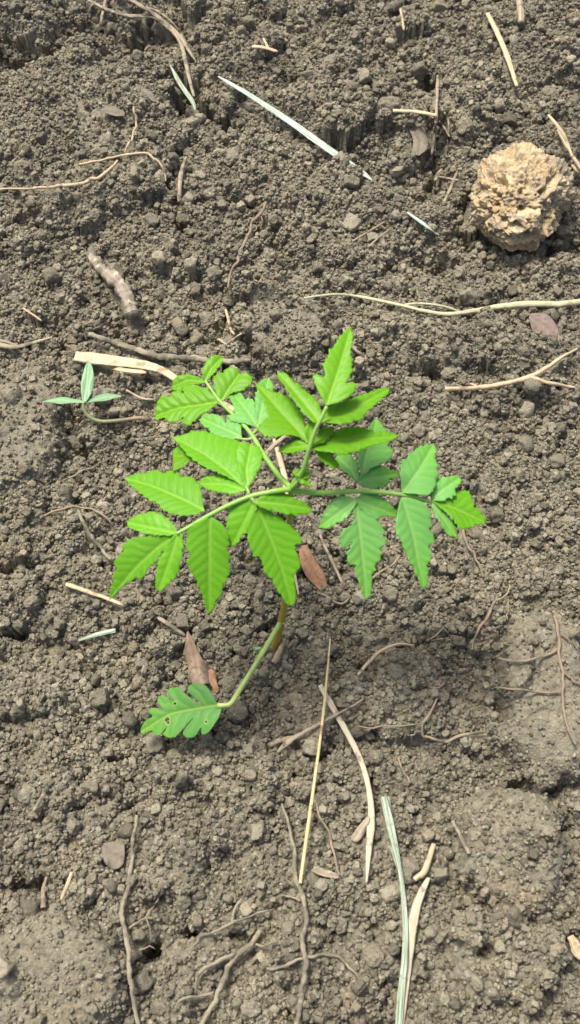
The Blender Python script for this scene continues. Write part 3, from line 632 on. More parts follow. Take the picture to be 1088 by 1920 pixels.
def stalk(name, pts3, r0, r1, mat, parent, seed=0, sides=10, rough=0.05):
    C = spline(np.array(pts3), 40); t = np.linspace(0, 1, len(C)); ra = r0 + (r1 - r0) * t
    v, f, al, ac = tube(C, ra, ra, sides, seed, rough, up=(0.2, -0.9, 0.3)); al = np.repeat(t, sides)
    return mesh(name, v, f, mat, parent, True, {'along': al, 'across': ac})
def P3(*pts): return [tuple(at(a, b, c)) for a, b, c in pts]

foot = ground_at(np.array([514.]), np.array([1216.]))[0]
zf = float(foot[2])
plant = empty('seedling', (0, 0, 0))
tag(plant, 'green seedling with tall stem and divided toothed compound leaves', 'seedling')
cover(foot[0], foot[1], 0.004)
NZ = 0.130                                   # height of the leaf crown
low = (527, 1166, zf + 0.022)
stem = stalk('stem', [tuple(foot - np.array([0, 0, .006]))] + P3(low, (535, 1125, .043), (539, 1050, .072), (542, 985, .100), (546, 915, NZ)), 0.0021, 0.0012, STEM, plant, 1)
# --- leaf with rachis running left (its leaflets traced one by one)
def lf(parent, R, out, rib, zb, zt, mat, **k):
    SEED[0] += 1
    k.setdefault('teeth', random.uniform(3.2, 4.6)); k.setdefault('grow', 2.0)
    return leaf('leaflet', R(out), R(rib), zb, zt, LEAF[mat], parent, seed=SEED[0], **k)
ident = lambda p: p
l1 = stalk('leaf_stalk', P3((546, 917, NZ), (510, 922, NZ + .001), (470, 931, NZ), (430, 947, NZ - .002), (395, 965, NZ - .004), (365, 982, NZ - .006), (332, 1001, NZ - .008)), 0.0012, 0.0008, PETI, plant, 2)
lf(l1, rC, [(135, 80), (180, 72), (235, 70), (285, 52), (325, 70), (365, 58), (395, 70), (415, 100), (440, 90), (475, 105), (500, 130), (510, 165), (512, 205), (520, 240), (525, 250), (495, 268), (450, 278), (410, 278), (360, 262), (320, 240), (305, 215), (265, 200), (225, 170), (180, 130)],
   [(540, 262), (500, 236), (400, 185), (270, 125), (135, 80)], NZ - .004, NZ - .014, 'mid', roll=0.1)
lf(l1, rC, [(395, 358), (365, 315), (330, 280), (285, 265), (240, 268), (195, 280), (150, 300), (155, 325), (200, 345), (240, 362), (300, 370), (360, 372)], [(398, 364), (150, 305)], NZ - .008, NZ - .013, 'mid')
lf(l1, rC, [(396, 366), (330, 378), (270, 380), (220, 385), (180, 388), (150, 405), (130, 425), (140, 455), (100, 485), (90, 510), (105, 520), (85, 560), (75, 600), (55, 640), (45, 682), (75, 655), (95, 630), (140, 600), (185, 575), (205, 585), (240, 560), (255, 525), (290, 500), (320, 450), (370, 395)],
   [(396, 364), (300, 430), (200, 515), (45, 680)], NZ - .008, NZ - .026, 'mid', droop=0.2, roll=-0.1)
lf(l1, rC, [(396, 358), (420, 370), (420, 430), (412, 490), (400, 540), (375, 580), (345, 610), (305, 645), (290, 625), (295, 575), (305, 520), (325, 465), (360, 405)], [(400, 360), (375, 450), (302, 640)], NZ - .008, NZ - .018, 'mid')
lf(l1, rC, [(555, 285), (520, 300), (470, 320), (440, 345), (450, 380), (440, 420), (455, 455), (465, 475), (445, 500), (460, 530), (465, 555), (490, 580), (495, 610), (510, 640), (525, 690), (535, 735), (548, 760), (565, 735), (580, 690), (605, 665), (605, 635), (630, 590), (650, 540), (640, 510), (655, 480), (630, 450), (645, 420), (640, 370), (620, 330), (590, 305)],
   [(556, 278), (553, 400), (550, 560), (548, 758)], NZ - .004, NZ - .024, 'mid', droop=0.2)
lf(l1, rC, [(775, 208), (720, 205), (670, 215), (645, 230), (655, 265), (640, 310), (645, 355), (640, 400), (655, 425), (690, 400), (700, 375), (735, 350), (755, 300), (780, 245)], [(772, 205), (725, 300), (660, 420)], NZ - .001, NZ - .010, 'mid')
lf(l1, rC, [(775, 215), (765, 260), (745, 300), (735, 330), (745, 370), (740, 400), (760, 440), (770, 475), (800, 475), (815, 510), (825, 555), (860, 580), (880, 620), (905, 660), (930, 700), (958, 716), (970, 700), (970, 660), (965, 610), (960, 560), (990, 530), (985, 490), (970, 460), (960, 420), (1000, 410), (990, 375), (955, 340), (925, 320), (900, 290), (860, 270), (820, 240)],
   [(775, 208), (810, 290), (855, 400), (905, 530), (958, 712)], NZ - .001, NZ - .020, 'mid', droop=0.15)
lf(l1, rC, [(775, 212), (800, 190), (850, 175), (910, 160), (960, 195), (1010, 215), (1050, 240), (1030, 262), (970, 270), (900, 262), (840, 245), (800, 235)], [(772, 210), (900, 218), (1045, 240)], NZ + .001, NZ - .004, 'mid')
lf(l1, ident, [(322, 812), (340, 815), (358, 809), (380, 808), (402, 815), (425, 822), (445, 826), (458, 845), (464, 880), (465, 917), (440, 900), (410, 886), (385, 876), (365, 862), (350, 848), (338, 830)], [(466, 922), (430, 885), (385, 850), (322, 812)], NZ + .001, NZ - .006, 'mid', roll=0.15)
lf(l1, ident, [(464, 918), (470, 905), (480, 888), (489, 870), (491, 850), (485, 838), (470, 832), (450, 830), (443, 850), (448, 880)], [(466, 922), (462, 880), (470, 834)], NZ + .001, NZ + .001, 'mid', tint=.7)
lf(l1, ident, [(464, 916), (448, 923), (430, 926), (410, 922), (390, 915), (373, 905), (378, 897), (400, 892), (425, 890), (448, 900)], [(466, 921), (425, 908), (374, 904)], NZ + .0005, NZ - .006, 'mid')
lf(l1, ident, [(400, 872), (372, 846), (350, 836), (335, 834), (323, 848), (327, 862), (325, 882), (342, 874), (356, 862), (368, 866), (385, 880)], [(405, 876), (365, 855), (325, 852)], NZ - .004, NZ - .011, 'young', tint=.2)
stalk('petiolule', P3((468, 931, NZ), (466, 922, NZ + .001), (462, 912, NZ + .001)), .0008, .0006, PETI, l1, 31)
stalk('petiolule', P3((470, 931, NZ), (476, 940, NZ - .0005), (482, 950, NZ - .002)), .0009, .0006, PETI, l1, 32)
# --- leaf running right
q = NZ - .006
l2 = stalk('leaf_stalk', P3((546, 919, NZ - .002), (600, 924, q + .002), (660, 921, q), (705, 922, q - .001), (750, 927, q - .003), (780, 933, q - .005), (808, 941, q - .007)), 0.0013, 0.0008, PETI, plant, 3)
lf(l2, rD, [(315, 340), (270, 335), (225, 330), (190, 345), (165, 370), (170, 390), (145, 415), (130, 450), (112, 490), (150, 497), (190, 485), (215, 465), (240, 462), (265, 435), (300, 390), (318, 360)], [(318, 345), (230, 410), (115, 490)], q - .001, q - .006, 'blue_sheen')
lf(l2, rD, [(318, 345), (305, 420), (320, 450), (290, 490), (250, 510), (235, 545), (228, 585), (245, 605), (280, 590), (300, 565), (295, 600), (270, 640), (275, 680), (300, 695), (320, 690), (315, 730), (330, 760), (345, 800), (355, 850), (375, 890), (395, 870), (400, 820), (405, 770), (400, 740), (425, 730), (415, 690), (450, 675), (455, 640), (440, 615), (475, 595), (480, 560), (445, 545), (475, 520), (460, 495), (430, 470), (420, 450), (390, 430), (360, 405), (330, 370)],
   [(315, 335), (330, 450), (350, 600), (365, 740), (379, 886)], q - .001, q - .014, 'blue_sheen', droop=0.15, pucker=.0003)
lf(l2, rD, [(318, 345), (350, 312), (400, 305), (440, 308), (450, 330), (475, 355), (510, 385), (545, 410), (545, 435), (500, 430), (455, 435), (430, 450), (385, 425), (345, 392)], [(316, 345), (420, 385), (542, 424)], q - .001, q - .008, 'blue_sheen')
lf(l2, rD, [(575, 335), (560, 360), (548, 420), (540, 480), (545, 540), (570, 560), (575, 600), (605, 640), (610, 670), (640, 700), (650, 735), (675, 770), (690, 815), (710, 830), (722, 800), (715, 760), (720, 720), (705, 700), (735, 660), (730, 630), (715, 600), (745, 575), (740, 540), (720, 510), (735, 480), (720, 450), (725, 420), (700, 390), (680, 365), (640, 350), (600, 338)],
   [(572, 325), (600, 420), (635, 540), (665, 680), (709, 826)], q - .003, q - .016, 'blue_sheen', droop=0.18, roll=-0.12)
lf(l2, rD, [(575, 302), (570, 260), (565, 210), (565, 160), (570, 125), (600, 125), (610, 95), (640, 85), (665, 55), (700, 45), (750, 30), (760, 70), (745, 110), (765, 145), (755, 175), (770, 200), (750, 225), (755, 260), (740, 285), (720, 315), (680, 320), (640, 312), (600, 308)],
   [(572, 305), (610, 255), (670, 170), (750, 32)], q - .002, q - .005, 'blue_sheen', roll=0.1)
lf(l2, rD, [(732, 345), (748, 290), (755, 250), (770, 230), (795, 222), (815, 235), (850, 215), (885, 212), (895, 235), (875, 260), (860, 285), (870, 310), (840, 332), (790, 350)], [(730, 350), (800, 285), (892, 218)], q - .007, q - .008, 'blue_sheen')
lf(l2, rD, [(732, 345), (800, 345), (850, 310), (890, 303), (930, 300), (945, 330), (940, 355), (965, 370), (960, 395), (990, 400), (1000, 425), (1035, 445), (1030, 475), (980, 480), (930, 500), (890, 507), (860, 475), (830, 432), (780, 392)], [(730, 348), (860, 390), (1034, 460)], q - .007, q - .013, 'mid', roll=-0.25, fold=.4)
lf(l2, rD, [(732, 348), (770, 380), (810, 420), (850, 470), (865, 500), (875, 545), (840, 540), (810, 510), (785, 470), (760, 430), (742, 390)], [(730, 348), (795, 440), (870, 543)], q - .007, q - .011, 'blue_sheen')
lf(l2, rD, [(330, 245), (328, 200), (320, 150), (300, 110), (265, 90), (215, 95), (205, 110), (220, 150), (250, 185), (290, 215)], [(328, 250), (285, 170), (212, 100)], q - .001, q - .005, 'blue_sheen', tint=.3)
lf(l2, rB, [(478, 700), (468, 650), (465, 600), (480, 560), (500, 520), (515, 490), (535, 455), (550, 438), (570, 470), (590, 505), (605, 545), (595, 570), (620, 590), (610, 625), (590, 640), (560, 655), (520, 675), (495, 700)], [(474, 742), (500, 610), (551, 444)], q - .001, q - .006, 'blue_sheen', roll=0.1)
lf(l2, rB, [(475, 705), (510, 682), (560, 668), (600, 680), (650, 685), (645, 705), (600, 720), (590, 750), (540, 765), (490, 757), (465, 738)], [(468, 730), (550, 712), (648, 692)], q - .001, q - .007, 'blue_sheen', tint=.4)
# --- leaf running to the upper left, behind
p = NZ - .010
l3 = stalk('leaf_stalk', P3((546, 915, NZ - .003), (520, 888, p + .003), (494, 852, p), (470, 812, p - .003), (440, 780, p - .006), (412, 752, p - .008), (385, 714, p - .010)), 0.0013, 0.0007, PETI, plant, 4)
lf(l3, rA, [(558, 312), (548, 275), (552, 240), (570, 205), (600, 188), (640, 185), (645, 210), (620, 245), (595, 275), (572, 302)], [(556, 312), (590, 245), (640, 190)], p - .010, p - .008, 'young', fold=.4)
lf(l3, rA, [(555, 318), (520, 325), (480, 335), (440, 355), (400, 355), (388, 340), (395, 310), (425, 288), (470, 282), (510, 295), (545, 308)], [(556, 314), (470, 305), (390, 335)], p - .010, p - .014, 'young', fold=.4, tint=.3)
lf(l3, rA, [(628, 412), (590, 385), (560, 355), (510, 340), (470, 335), (445, 350), (450, 380), (425, 362), (395, 370), (380, 400), (340, 392), (315, 425), (300, 470), (305, 505), (350, 490), (370, 515), (420, 515), (450, 495), (440, 530), (480, 540), (510, 510), (530, 490), (570, 465), (605, 440)], [(632, 416), (540, 432), (420, 445), (303, 480)], p - .008, p - .014, 'young', tint=.5, pucker=.0005)
lf(l3, rA, [(642, 415), (620, 380), (605, 345), (605, 300), (620, 270), (650, 275), (665, 305), (660, 260), (690, 242), (720, 255), (735, 275), (765, 270), (795, 295), (790, 330), (760, 350), (720, 365), (690, 370), (665, 395)], [(636, 420), (680, 345), (735, 265)], p - .008, p - .006, 'young', tint=.4)
lf(l3, rA, [(825, 545), (790, 535), (740, 525), (690, 512), (672, 492), (715, 480), (700, 430), (685, 390), (690, 360), (720, 355), (745, 390), (760, 410), (780, 395), (805, 430), (815, 480)], [(828, 548), (770, 460), (700, 368)], p - .003, p - .007, 'blue_sheen', tint=.8)
lf(l3, rA, [(740, 600), (690, 612), (640, 612), (590, 600), (590, 560), (550, 535), (525, 500), (560, 478), (600, 485), (625, 485), (650, 510), (665, 530), (670, 500), (690, 490), (715, 510), (738, 555)], [(770, 610), (690, 570), (600, 525), (532, 495)], p - .003, p - .008, 'blue_sheen', tint=.7)
lf(l3, rA, [(825, 560), (818, 490), (815, 430), (820, 370), (845, 310), (880, 285), (900, 330), (902, 400), (900, 470), (870, 525)], [(822, 562), (850, 430), (879, 288)], p - .003, p - .004, 'blue_sheen', tint=.6)
stalk('petiolule', P3((476, 822, p - .002), (462, 824, p - .003), (440, 821, p - .003)), .0007, .0005, PETI, l3, 33)
stalk('petiolule', P3((472, 815, p - .003), (480, 808, p - .003), (486, 795, p - .003)), .0007, .0005, PETI, l3, 34)
# --- young leaf reaching up, nearest the light
y0 = NZ + .004
l4 = stalk('leaf_stalk', P3((546, 915, NZ - .001), (556, 900, NZ + .004), (569, 880, NZ + .010), (579, 845, NZ + .018), (590, 811, NZ + .024), (600, 790, NZ + .028), (613, 762, NZ + .032)), 0.0013, 0.0007, PETI, plant, 5)
ya, yb, yc = NZ + .018, NZ + .026, NZ + .031
lf(l4, rB, [(320, 385), (300, 350), (280, 310), (262, 260), (270, 240), (298, 262), (310, 285), (315, 240), (308, 200), (330, 170), (335, 140), (360, 120), (380, 80), (405, 50), (430, 24), (437, 70), (430, 120), (425, 150), (435, 180), (430, 210), (435, 235), (410, 270), (405, 295), (440, 290), (455, 300), (440, 330), (410, 355), (370, 375)], [(318, 390), (350, 300), (385, 190), (431, 28)], yc, yc + .004, 'young', roll=0.05)
lf(l4, rB, [(298, 465), (305, 425), (340, 395), (400, 375), (440, 360), (500, 335), (560, 310), (605, 298), (600, 325), (570, 350), (545, 375), (510, 405), (480, 440), (430, 460), (385, 475), (340, 468)], [(292, 462), (440, 402), (604, 302)], yb, yb - .002, 'young', roll=-0.1)
lf(l4, rB, [(290, 465), (292, 420), (285, 390), (260, 350), (230, 330), (200, 300), (165, 275), (130, 240), (100, 227), (105, 255), (130, 290), (155, 335), (180, 370), (205, 405), (240, 440), (265, 466)], [(288, 464), (200, 350), (102, 230)], yb, yb - .001, 'young', roll=0.1, tint=.5)
lf(l4, rB, [(242, 560), (218, 500), (213, 450), (190, 410), (165, 370), (140, 350), (100, 330), (70, 325), (40, 300), (0, 270), (20, 320), (45, 380), (60, 440), (40, 455), (10, 490), (40, 525), (90, 530), (150, 522), (195, 528)], [(245, 568), (190, 500), (110, 410), (2, 274)], ya, ya - .003, 'young', roll=0.15, tint=.45)
lf(l4, rB, [(240, 578), (215, 550), (170, 555), (130, 570), (98, 590), (130, 602), (170, 598), (215, 590)], [(244, 572), (170, 575), (100, 589)], ya, ya - .006, 'young', tint=.4)
lf(l4, rB, [(240, 578), (275, 550), (310, 520), (350, 510), (400, 495), (450, 492), (500, 495), (540, 510), (600, 505), (652, 514), (620, 530), (590, 545), (530, 560), (480, 580), (430, 600), (380, 610), (330, 600), (285, 595)], [(240, 574), (420, 545), (650, 516)], ya, ya - .002, 'young', roll=-0.15, tint=.4)
lf(l4, rB, [(258, 572), (268, 530), (300, 495), (340, 482), (355, 490), (340, 520), (310, 548)], [(256, 572), (300, 522), (352, 488)], ya + .001, ya + .001, 'young', tint=.1)
lf(l4, rB, [(270, 582), (330, 588), (345, 620), (378, 655), (360, 670), (320, 650), (285, 625)], [(262, 580), (310, 615), (370, 664)], ya - .001, ya - .006, 'young', tint=.8)
lf(l4, rB, [(244, 555), (222, 505), (240, 455), (268, 463), (265, 500), (254, 545)], [(248, 558), (246, 505), (254, 458)], ya + .001, ya + .004, 'young', tint=.6)
# --- tiny unfolding leaf at the crown
l6 = stalk('leaf_stalk', P3((548, 914, NZ + .001), (556, 905, NZ + .004), (566, 893, NZ + .007)), 0.0007, 0.0005, PETI, plant, 6)
lf(l6, rB, [(205, 712), (178, 700), (170, 690), (195, 678), (215, 690), (220, 706)], [(212, 708), (174, 692)], NZ + .007, NZ + .008, 'young', tint=.1, res=.0004)
lf(l6, rB, [(208, 708), (218, 682), (238, 690), (252, 678), (242, 708), (222, 718)], [(212, 710), (250, 682)], NZ + .007, NZ + .008, 'young', tint=.3, res=.0004)
lf(l6, rB, [(210, 712), (228, 720), (256, 755), (222, 748), (192, 725)], [(208, 710), (253, 753)], NZ + .007, NZ + .006, 'young', tint=.5, res=.0004)
# --- low leaf with bite holes
zl = 0.030
l5 = stalk('leaf_stalk', P3((527, 1166, zf + .0225), (510, 1195, .030), (488, 1232, .034), (477, 1250, .035), (455, 1285, .034), (435, 1317, zl + .001), (424, 1322, zl + .0005), (408, 1323, zl + .0002)), 0.0014, 0.0013, PETO, plant, 7)
lf(l5, rE, [(562, 704), (535, 698), (515, 665), (495, 622), (465, 588), (420, 578), (380, 586), (361, 605), (366, 632), (395, 664), (440, 700), (446, 712), (432, 710), (385, 676), (340, 636), (302, 597), (285, 608), (250, 605), (230, 630), (258, 664), (280, 690), (255, 678), (215, 650), (170, 667), (186, 706), (212, 738), (180, 730), (143, 723), (115, 745), (150, 778), (100, 798), (60, 862), (75, 884), (110, 870), (152, 856), (138, 885), (190, 894), (222, 855), (240, 832), (222, 866), (203, 885), (245, 910), (292, 900), (336, 848), (408, 772), (345, 852), (326, 885), (355, 910), (402, 900), (436, 850), (444, 845), (440, 892), (482, 880), (522, 832), (550, 790), (564, 738), (566, 712)],
   [(566, 708), (520, 712), (440, 725), (340, 742), (250, 760), (68, 865)], zl, zl - .012, 'old', holes=[(240 + 283 / 3.2, 1100 + 702 / 3.2, 2.6), (240 + 232 / 3.2, 1100 + 798 / 3.2, 5.2), (240 + 240 / 3.2, 1100 + 815 / 3.2, 3.0), (240 + 473 / 3.2, 1100 + 812 / 3.2, 2.4)], spacing=.0055, fold=.22, res=.00042, teeth=0.0, grow=0.0)
# curled stipule at the low node
st = []
for i in range(20):
    a = i / 19; st.append((527 + 16 * a + 2 * math.sin(a * 9), 1166 + 5 * math.sin(a * math.pi * 1.2) - 3 * a, zf + .0235 + .001 * math.sin(a * 5)))
stalk('stipule', P3(*st[::3]), .0006, .0004, PETO, stem, 35)

# ------------------------------------------------------------------ the three leaved sprout
sg = ground_at(np.array([287.]), np.array([784.]))[0]; sz = float(sg[2])
sp = empty('sprout', (0, 0, 0)); tag(sp, 'small sprout with three narrow grey green leaves on a bent stem', 'sprout')
stalk('stem', [tuple(sg - np.array([0, 0, .003]))] + P3((262, 784, sz + .0015), (225, 788, sz + .004), (190, 790, sz + .006), (168, 782, sz + .009), (157, 766, sz + .013), (156, 752, sz + .016)), .0012, .0010, WEEDSTEM, sp, 8)
b1 = sz + .016
def wl(out, rib, za, zb_, **k):
    SEED[0] += 1
    return leaf('leaf', out, rib, za, zb_, LEAF['weed'], sp, seed=SEED[0], spacing=.02, fold=.5, pucker=0, **k)
wl([(156, 757), (152, 735), (153, 710), (158, 688), (166, 672), (174, 688), (177, 710), (174, 733), (165, 752)], [(158, 757), (163, 715), (167, 673)], b1, b1 + .004)
wl([(156, 752), (135, 745), (105, 746), (76, 750), (100, 755), (130, 758), (152, 757)], [(156, 755), (115, 751), (77, 750)], b1, b1 + .001, roll=.5)
wl([(158, 755), (172, 744), (195, 739), (216, 738), (231, 740), (215, 747), (190, 753), (168, 757)], [(158, 756), (195, 746), (230, 740)], b1, b1 + .001, roll=-.5)
# tiny green shoot behind the low leaf's stalk
tg = ground_at(np.array([484.]), np.array([1232.]))[0]
ts = empty('sprout', (0, 0, 0)); tag(ts, 'tiny green shoot half hidden behind the low leaf stalk', 'sprout')
tz = float(tg[2])
stalk('stem', [tuple(tg - np.array([0, 0, .002]))] + P3((482, 1226, tz + .003), (480, 1218, tz + .006)), .0005, .0004, PETI, ts, 9)
leaf('leaf', [(480, 1219), (474, 1214), (485, 1212), (492, 1216)], [(480, 1218), (488, 1213)], tz + .006, tz + .007, LEAF['weed'], ts, res=.0004, seed=3)
leaf('leaf', [(480, 1222), (474, 1228), (476, 1219)], [(481, 1220), (475, 1225)], tz + .005, tz + .005, LEAF['weed'], ts, res=.0004, seed=4)

# ------------------------------------------------------------------ dead leaves and husks on the soil
def dead(name, label, cat, out, rib, mat, lift=0.002, zt=0.0, curl=0.5, fold=0.3, **k):
    SEED[0] += 1
    g = ground_at(np.array([a for a, _ in out], float), np.array([b for _, b in out], float))
    zb = float(np.median(g[:, 2])) + lift
    o = leaf(name, out, rib, zb, zb + zt, DEAD[mat], None, seed=SEED[0], curl=curl, fold=fold, wave=.0012, spacing=.004, thick=.0003, **k)
    for a, b in [tuple(np.average(np.array(out), 0, np.random.default_rng(i).dirichlet(np.ones(len(out)) * .4))) for i in range(60)]:
        pq = at(a, b, zb); cover(pq[0], pq[1], .0022)
    return tag(o, label, cat)
dead('dead_leaf', 'orange brown dead leaf lying beside the seedling stem', 'dead leaf', [(560, 1030), (572, 1021), (582, 1030), (592, 1048), (603, 1066), (612, 1085), (615, 1098), (608, 1112), (598, 1104), (585, 1090), (572, 1075), (563, 1055)], [(562, 1024), (590, 1070), (610, 1110)], 'orange', .005, -.002, curl=.35)
dead('dead_leaf', 'curled brown dead leaf touching the low holed leaf', 'dead leaf', [(352, 1180), (358, 1192), (368, 1212), (380, 1236), (398, 1252), (405, 1258), (400, 1275), (388, 1280), (372, 1285), (356, 1278), (354, 1262), (350, 1240), (344, 1222), (348, 1200)], [(353, 1178), (365, 1230), (375, 1282)], 'brown', .009, -.001, curl=1.5)
dead('dead_leaf', 'rusty dead leaf flap folded under the curled brown leaf', 'dead leaf', [(384, 1258), (396, 1254), (406, 1260), (406, 1275), (412, 1296), (404, 1300), (396, 1284), (384, 1275)], [(390, 1256), (398, 1275), (409, 1298)], 'orange', .004, -.002, curl=.3)
dead('dead_leaf', 'purplish brown dead leaf under the long pale root', 'dead leaf', [(990, 590), (1008, 586), (1030, 590), (1044, 605), (1052, 625), (1062, 642), (1045, 642), (1020, 628), (998, 618)], [(992, 590), (1025, 612), (1060, 640)], 'purple', .007, -.001, curl=.2)
dead('dead_leaf', 'brown dead leaf scrap among the withered grass tuft', 'dead leaf', [(760, 232), (785, 228), (800, 240), (805, 262), (800, 282), (785, 290), (772, 286), (776, 265), (770, 248)], [(768, 230), (788, 260), (786, 290)], 'grey', .005, -.001, curl=.3)
dead('dead_leaf', 'grey dead leaf flake resting on the smooth upper mound', 'dead leaf', [(186, 208), (200, 198), (215, 193), (228, 202), (236, 214), (220, 219), (204, 214)], [(186, 208), (236, 214)], 'grey', .0045, 0, curl=.4)
dead('dead_leaf', 'thin grey leaf scrap at the broken edge of the upper mound', 'dead leaf', [(250, 160), (270, 158), (285, 170), (294, 190), (284, 188), (270, 176)], [(250, 160), (292, 188)], 'grey', .0045, 0, curl=.4)
dead('husk', 'pale flat husk flake near the foot of the golden straw', 'husk', [(583, 1632), (592, 1624), (612, 1630), (636, 1640), (636, 1648), (612, 1645), (596, 1640)], [(583, 1631), (636, 1645)], 'husk', .003, 0, curl=.1)
dead('husk', 'tan leaf husk leaning under the bleached spotted straw', 'husk', [(656, 1572), (668, 1555), (684, 1535), (694, 1528), (692, 1548), (680, 1570), (668, 1582)], [(660, 1576), (692, 1530)], 'husk', .003, .004, curl=.5)
dead('dead_leaf', 'flat greyish clod flake pressed in soil near the long mud coated root', 'dead leaf', [(190, 1582), (212, 1578), (232, 1576), (235, 1600), (230, 1625), (210, 1632), (194, 1616)], [(190, 1584), (234, 1618)], 'grey', .004, 0, curl=.25)  # a flat piece of soil clod, not a leaf, shaped as a blade

# ------------------------------------------------------------------ porous stone
def icosphere(sub):
    t = (1 + 5 ** 0.5) / 2
    v = [(-1, t, 0), (1, t, 0), (-1, -t, 0), (1, -t, 0), (0, -1, t), (0, 1, t), (0, -1, -t), (0, 1, -t), (t, 0, -1), (t, 0, 1), (-t, 0, -1), (-t, 0, 1)]
    f = [(0, 11, 5), (0, 5, 1), (0, 1, 7), (0, 7, 10), (0, 10, 11), (1, 5, 9), (5, 11, 4), (11, 10, 2), (10, 7, 6), (7, 1, 8), (3, 9, 4), (3, 4, 2), (3, 2, 6), (3, 6, 8), (3, 8, 9), (4, 9, 5), (2, 4, 11), (6, 2, 10), (8, 6, 7), (9, 8, 1)]
    v = [np.array(p) / np.linalg.norm(p) for p in v]
    for _ in range(sub):
        cache = {}; nf = []
        def mid(a, b):
            k = (min(a, b), max(a, b))
            if k not in cache: p = v[a] + v[b]; v.append(p / np.linalg.norm(p)); cache[k] = len(v) - 1
            return cache[k]
        for a, b, c in f:
            x, y, z = mid(a, b), mid(b, c), mid(c, a); nf += [(a, x, z), (b, y, x), (c, z, y), (x, y, z)]
        f = nf
    return np.array(v), f
SO = [(903, 312), (935, 295), (1000, 284), (1028, 298), (1060, 314), (1076, 340), (1068, 375), (1050, 400), (1040, 425), (1010, 450), (970, 458), (930, 441), (897, 412), (873, 396), (886, 384), (897, 368), (890, 345)]
sc = ground_at(np.array([972.]), np.array([385.]))[0]
zs = float(gmax(np.array([sc[0]]), np.array([sc[1]]), .012)[0]) + .010
ctr = at(973, 370, zs)
ow = at(np.array([a for a, _ in SO], float), np.array([b for _, b in SO], float), zs) - ctr
oth = np.arctan2(ow[:, 1], ow[:, 0]); orr = np.hypot(ow[:, 0], ow[:, 1]); k = np.argsort(oth); oth, orr = oth[k], orr[k]
v, f = icosphere(6)
th = np.arctan2(v[:, 1], v[:, 0]); rad = np.interp(th, np.r_[oth - 2 * math.pi, oth, oth + 2 * math.pi], np.tile(orr, 3)) * 0.97
el = np.abs(v[:, 2]); rad = rad * (1 - el) + rad.mean() * el
P = v * np.stack([rad, rad, np.full_like(rad, 0.023)], -1)
d = 0.10 * fbm3(v * 2.2 + 3, 5, 2) + 0.075 * fbm3(v * 5.5 + 9, 6, 3)
pit = np.clip(vnoise3(v * 7.0 + 4, 11) - 0.15, 0, 1) * 0.34 + np.clip(vnoise3(v * 16.0 + 4, 12) - 0.18, 0, 1) * 0.17
kn = 0.05 * np.abs(vnoise3(v * 11 + 1, 14)) + 0.022 * vnoise3(v * 30, 15) + 0.010 * vnoise3(v * 52, 16)
P = P * (1 + d + kn - pit)[:, None]
mesh_stone = mesh('porous_stone', P + ctr, f, STONE, None, True)
tag(mesh_stone, 'rough tan porous stone with many pits sitting on the soil', 'stone')
for a in np.linspace(0, 6.28, 24):
    for rr in (0, .3, .6, .8): cover(ctr[0] + math.cos(a) * .03 * rr, ctr[1] + math.sin(a) * .03 * rr, .008)
strand('straw', 'short pale straw leaning on the porous stone', 'straw', [(1008, 283), (1022, 300), (1037, 322), (1051, 358)], [(0, 5), (.5, 8), (1, 4)], 'cream', 0.4, 0.3, 0.030)

# ------------------------------------------------------------------ clods
def clod_mesh(i, sub=4):
    r = np.random.default_rng(500 + i); v, f = icosphere(sub)
    P = v * (1 + 0.16 * fbm3(v * 1.1 + i * 9, i, 2))[:, None]
    for _ in range(5):
        n = r.normal(size=3); n /= np.linalg.norm(n); c = r.uniform(0.62, 0.92); dd = P @ n; P = P - np.outer(np.clip(dd - c, 0, None) * 0.85, n)
    P = P * (1 + 0.10 * fbm3(v * 3.2 + i, i + 40, 4))[:, None]
    me = bpy.data.meshes.new('soil_clod'); me.from_pydata([tuple(p) for p in P], [], f)
    me.polygons.foreach_set('use_smooth', [True] * len(f)); me.materials.append(SOIL); return me
CM = [clod_mesh(i) for i in range(10)]
def clod(x, y, r, me, label, group=None, sink=0.35, sq=None):
    o = bpy.data.objects.new('soil_clod', me); COL.objects.link(o)
    s = sq or (random.uniform(.85, 1.15), random.uniform(.8, 1.05), random.uniform(.6, .85))
    o.scale = (r * s[0], r * s[1], r * s[2]); o.rotation_euler = (random.uniform(-.4, .4), random.uniform(-.4, .4), random.uniform(0, 6.28))
    z = float(np.mean(gz(x + r * .5 * np.cos(np.arange(6)), y + r * .5 * np.sin(np.arange(6)))))
    o.location = (x, y, z + r * s[2] * (1 - 2 * sink) * .9)
    tag(o, label, 'soil clod', group); cover(x, y, r * .7)
    return o
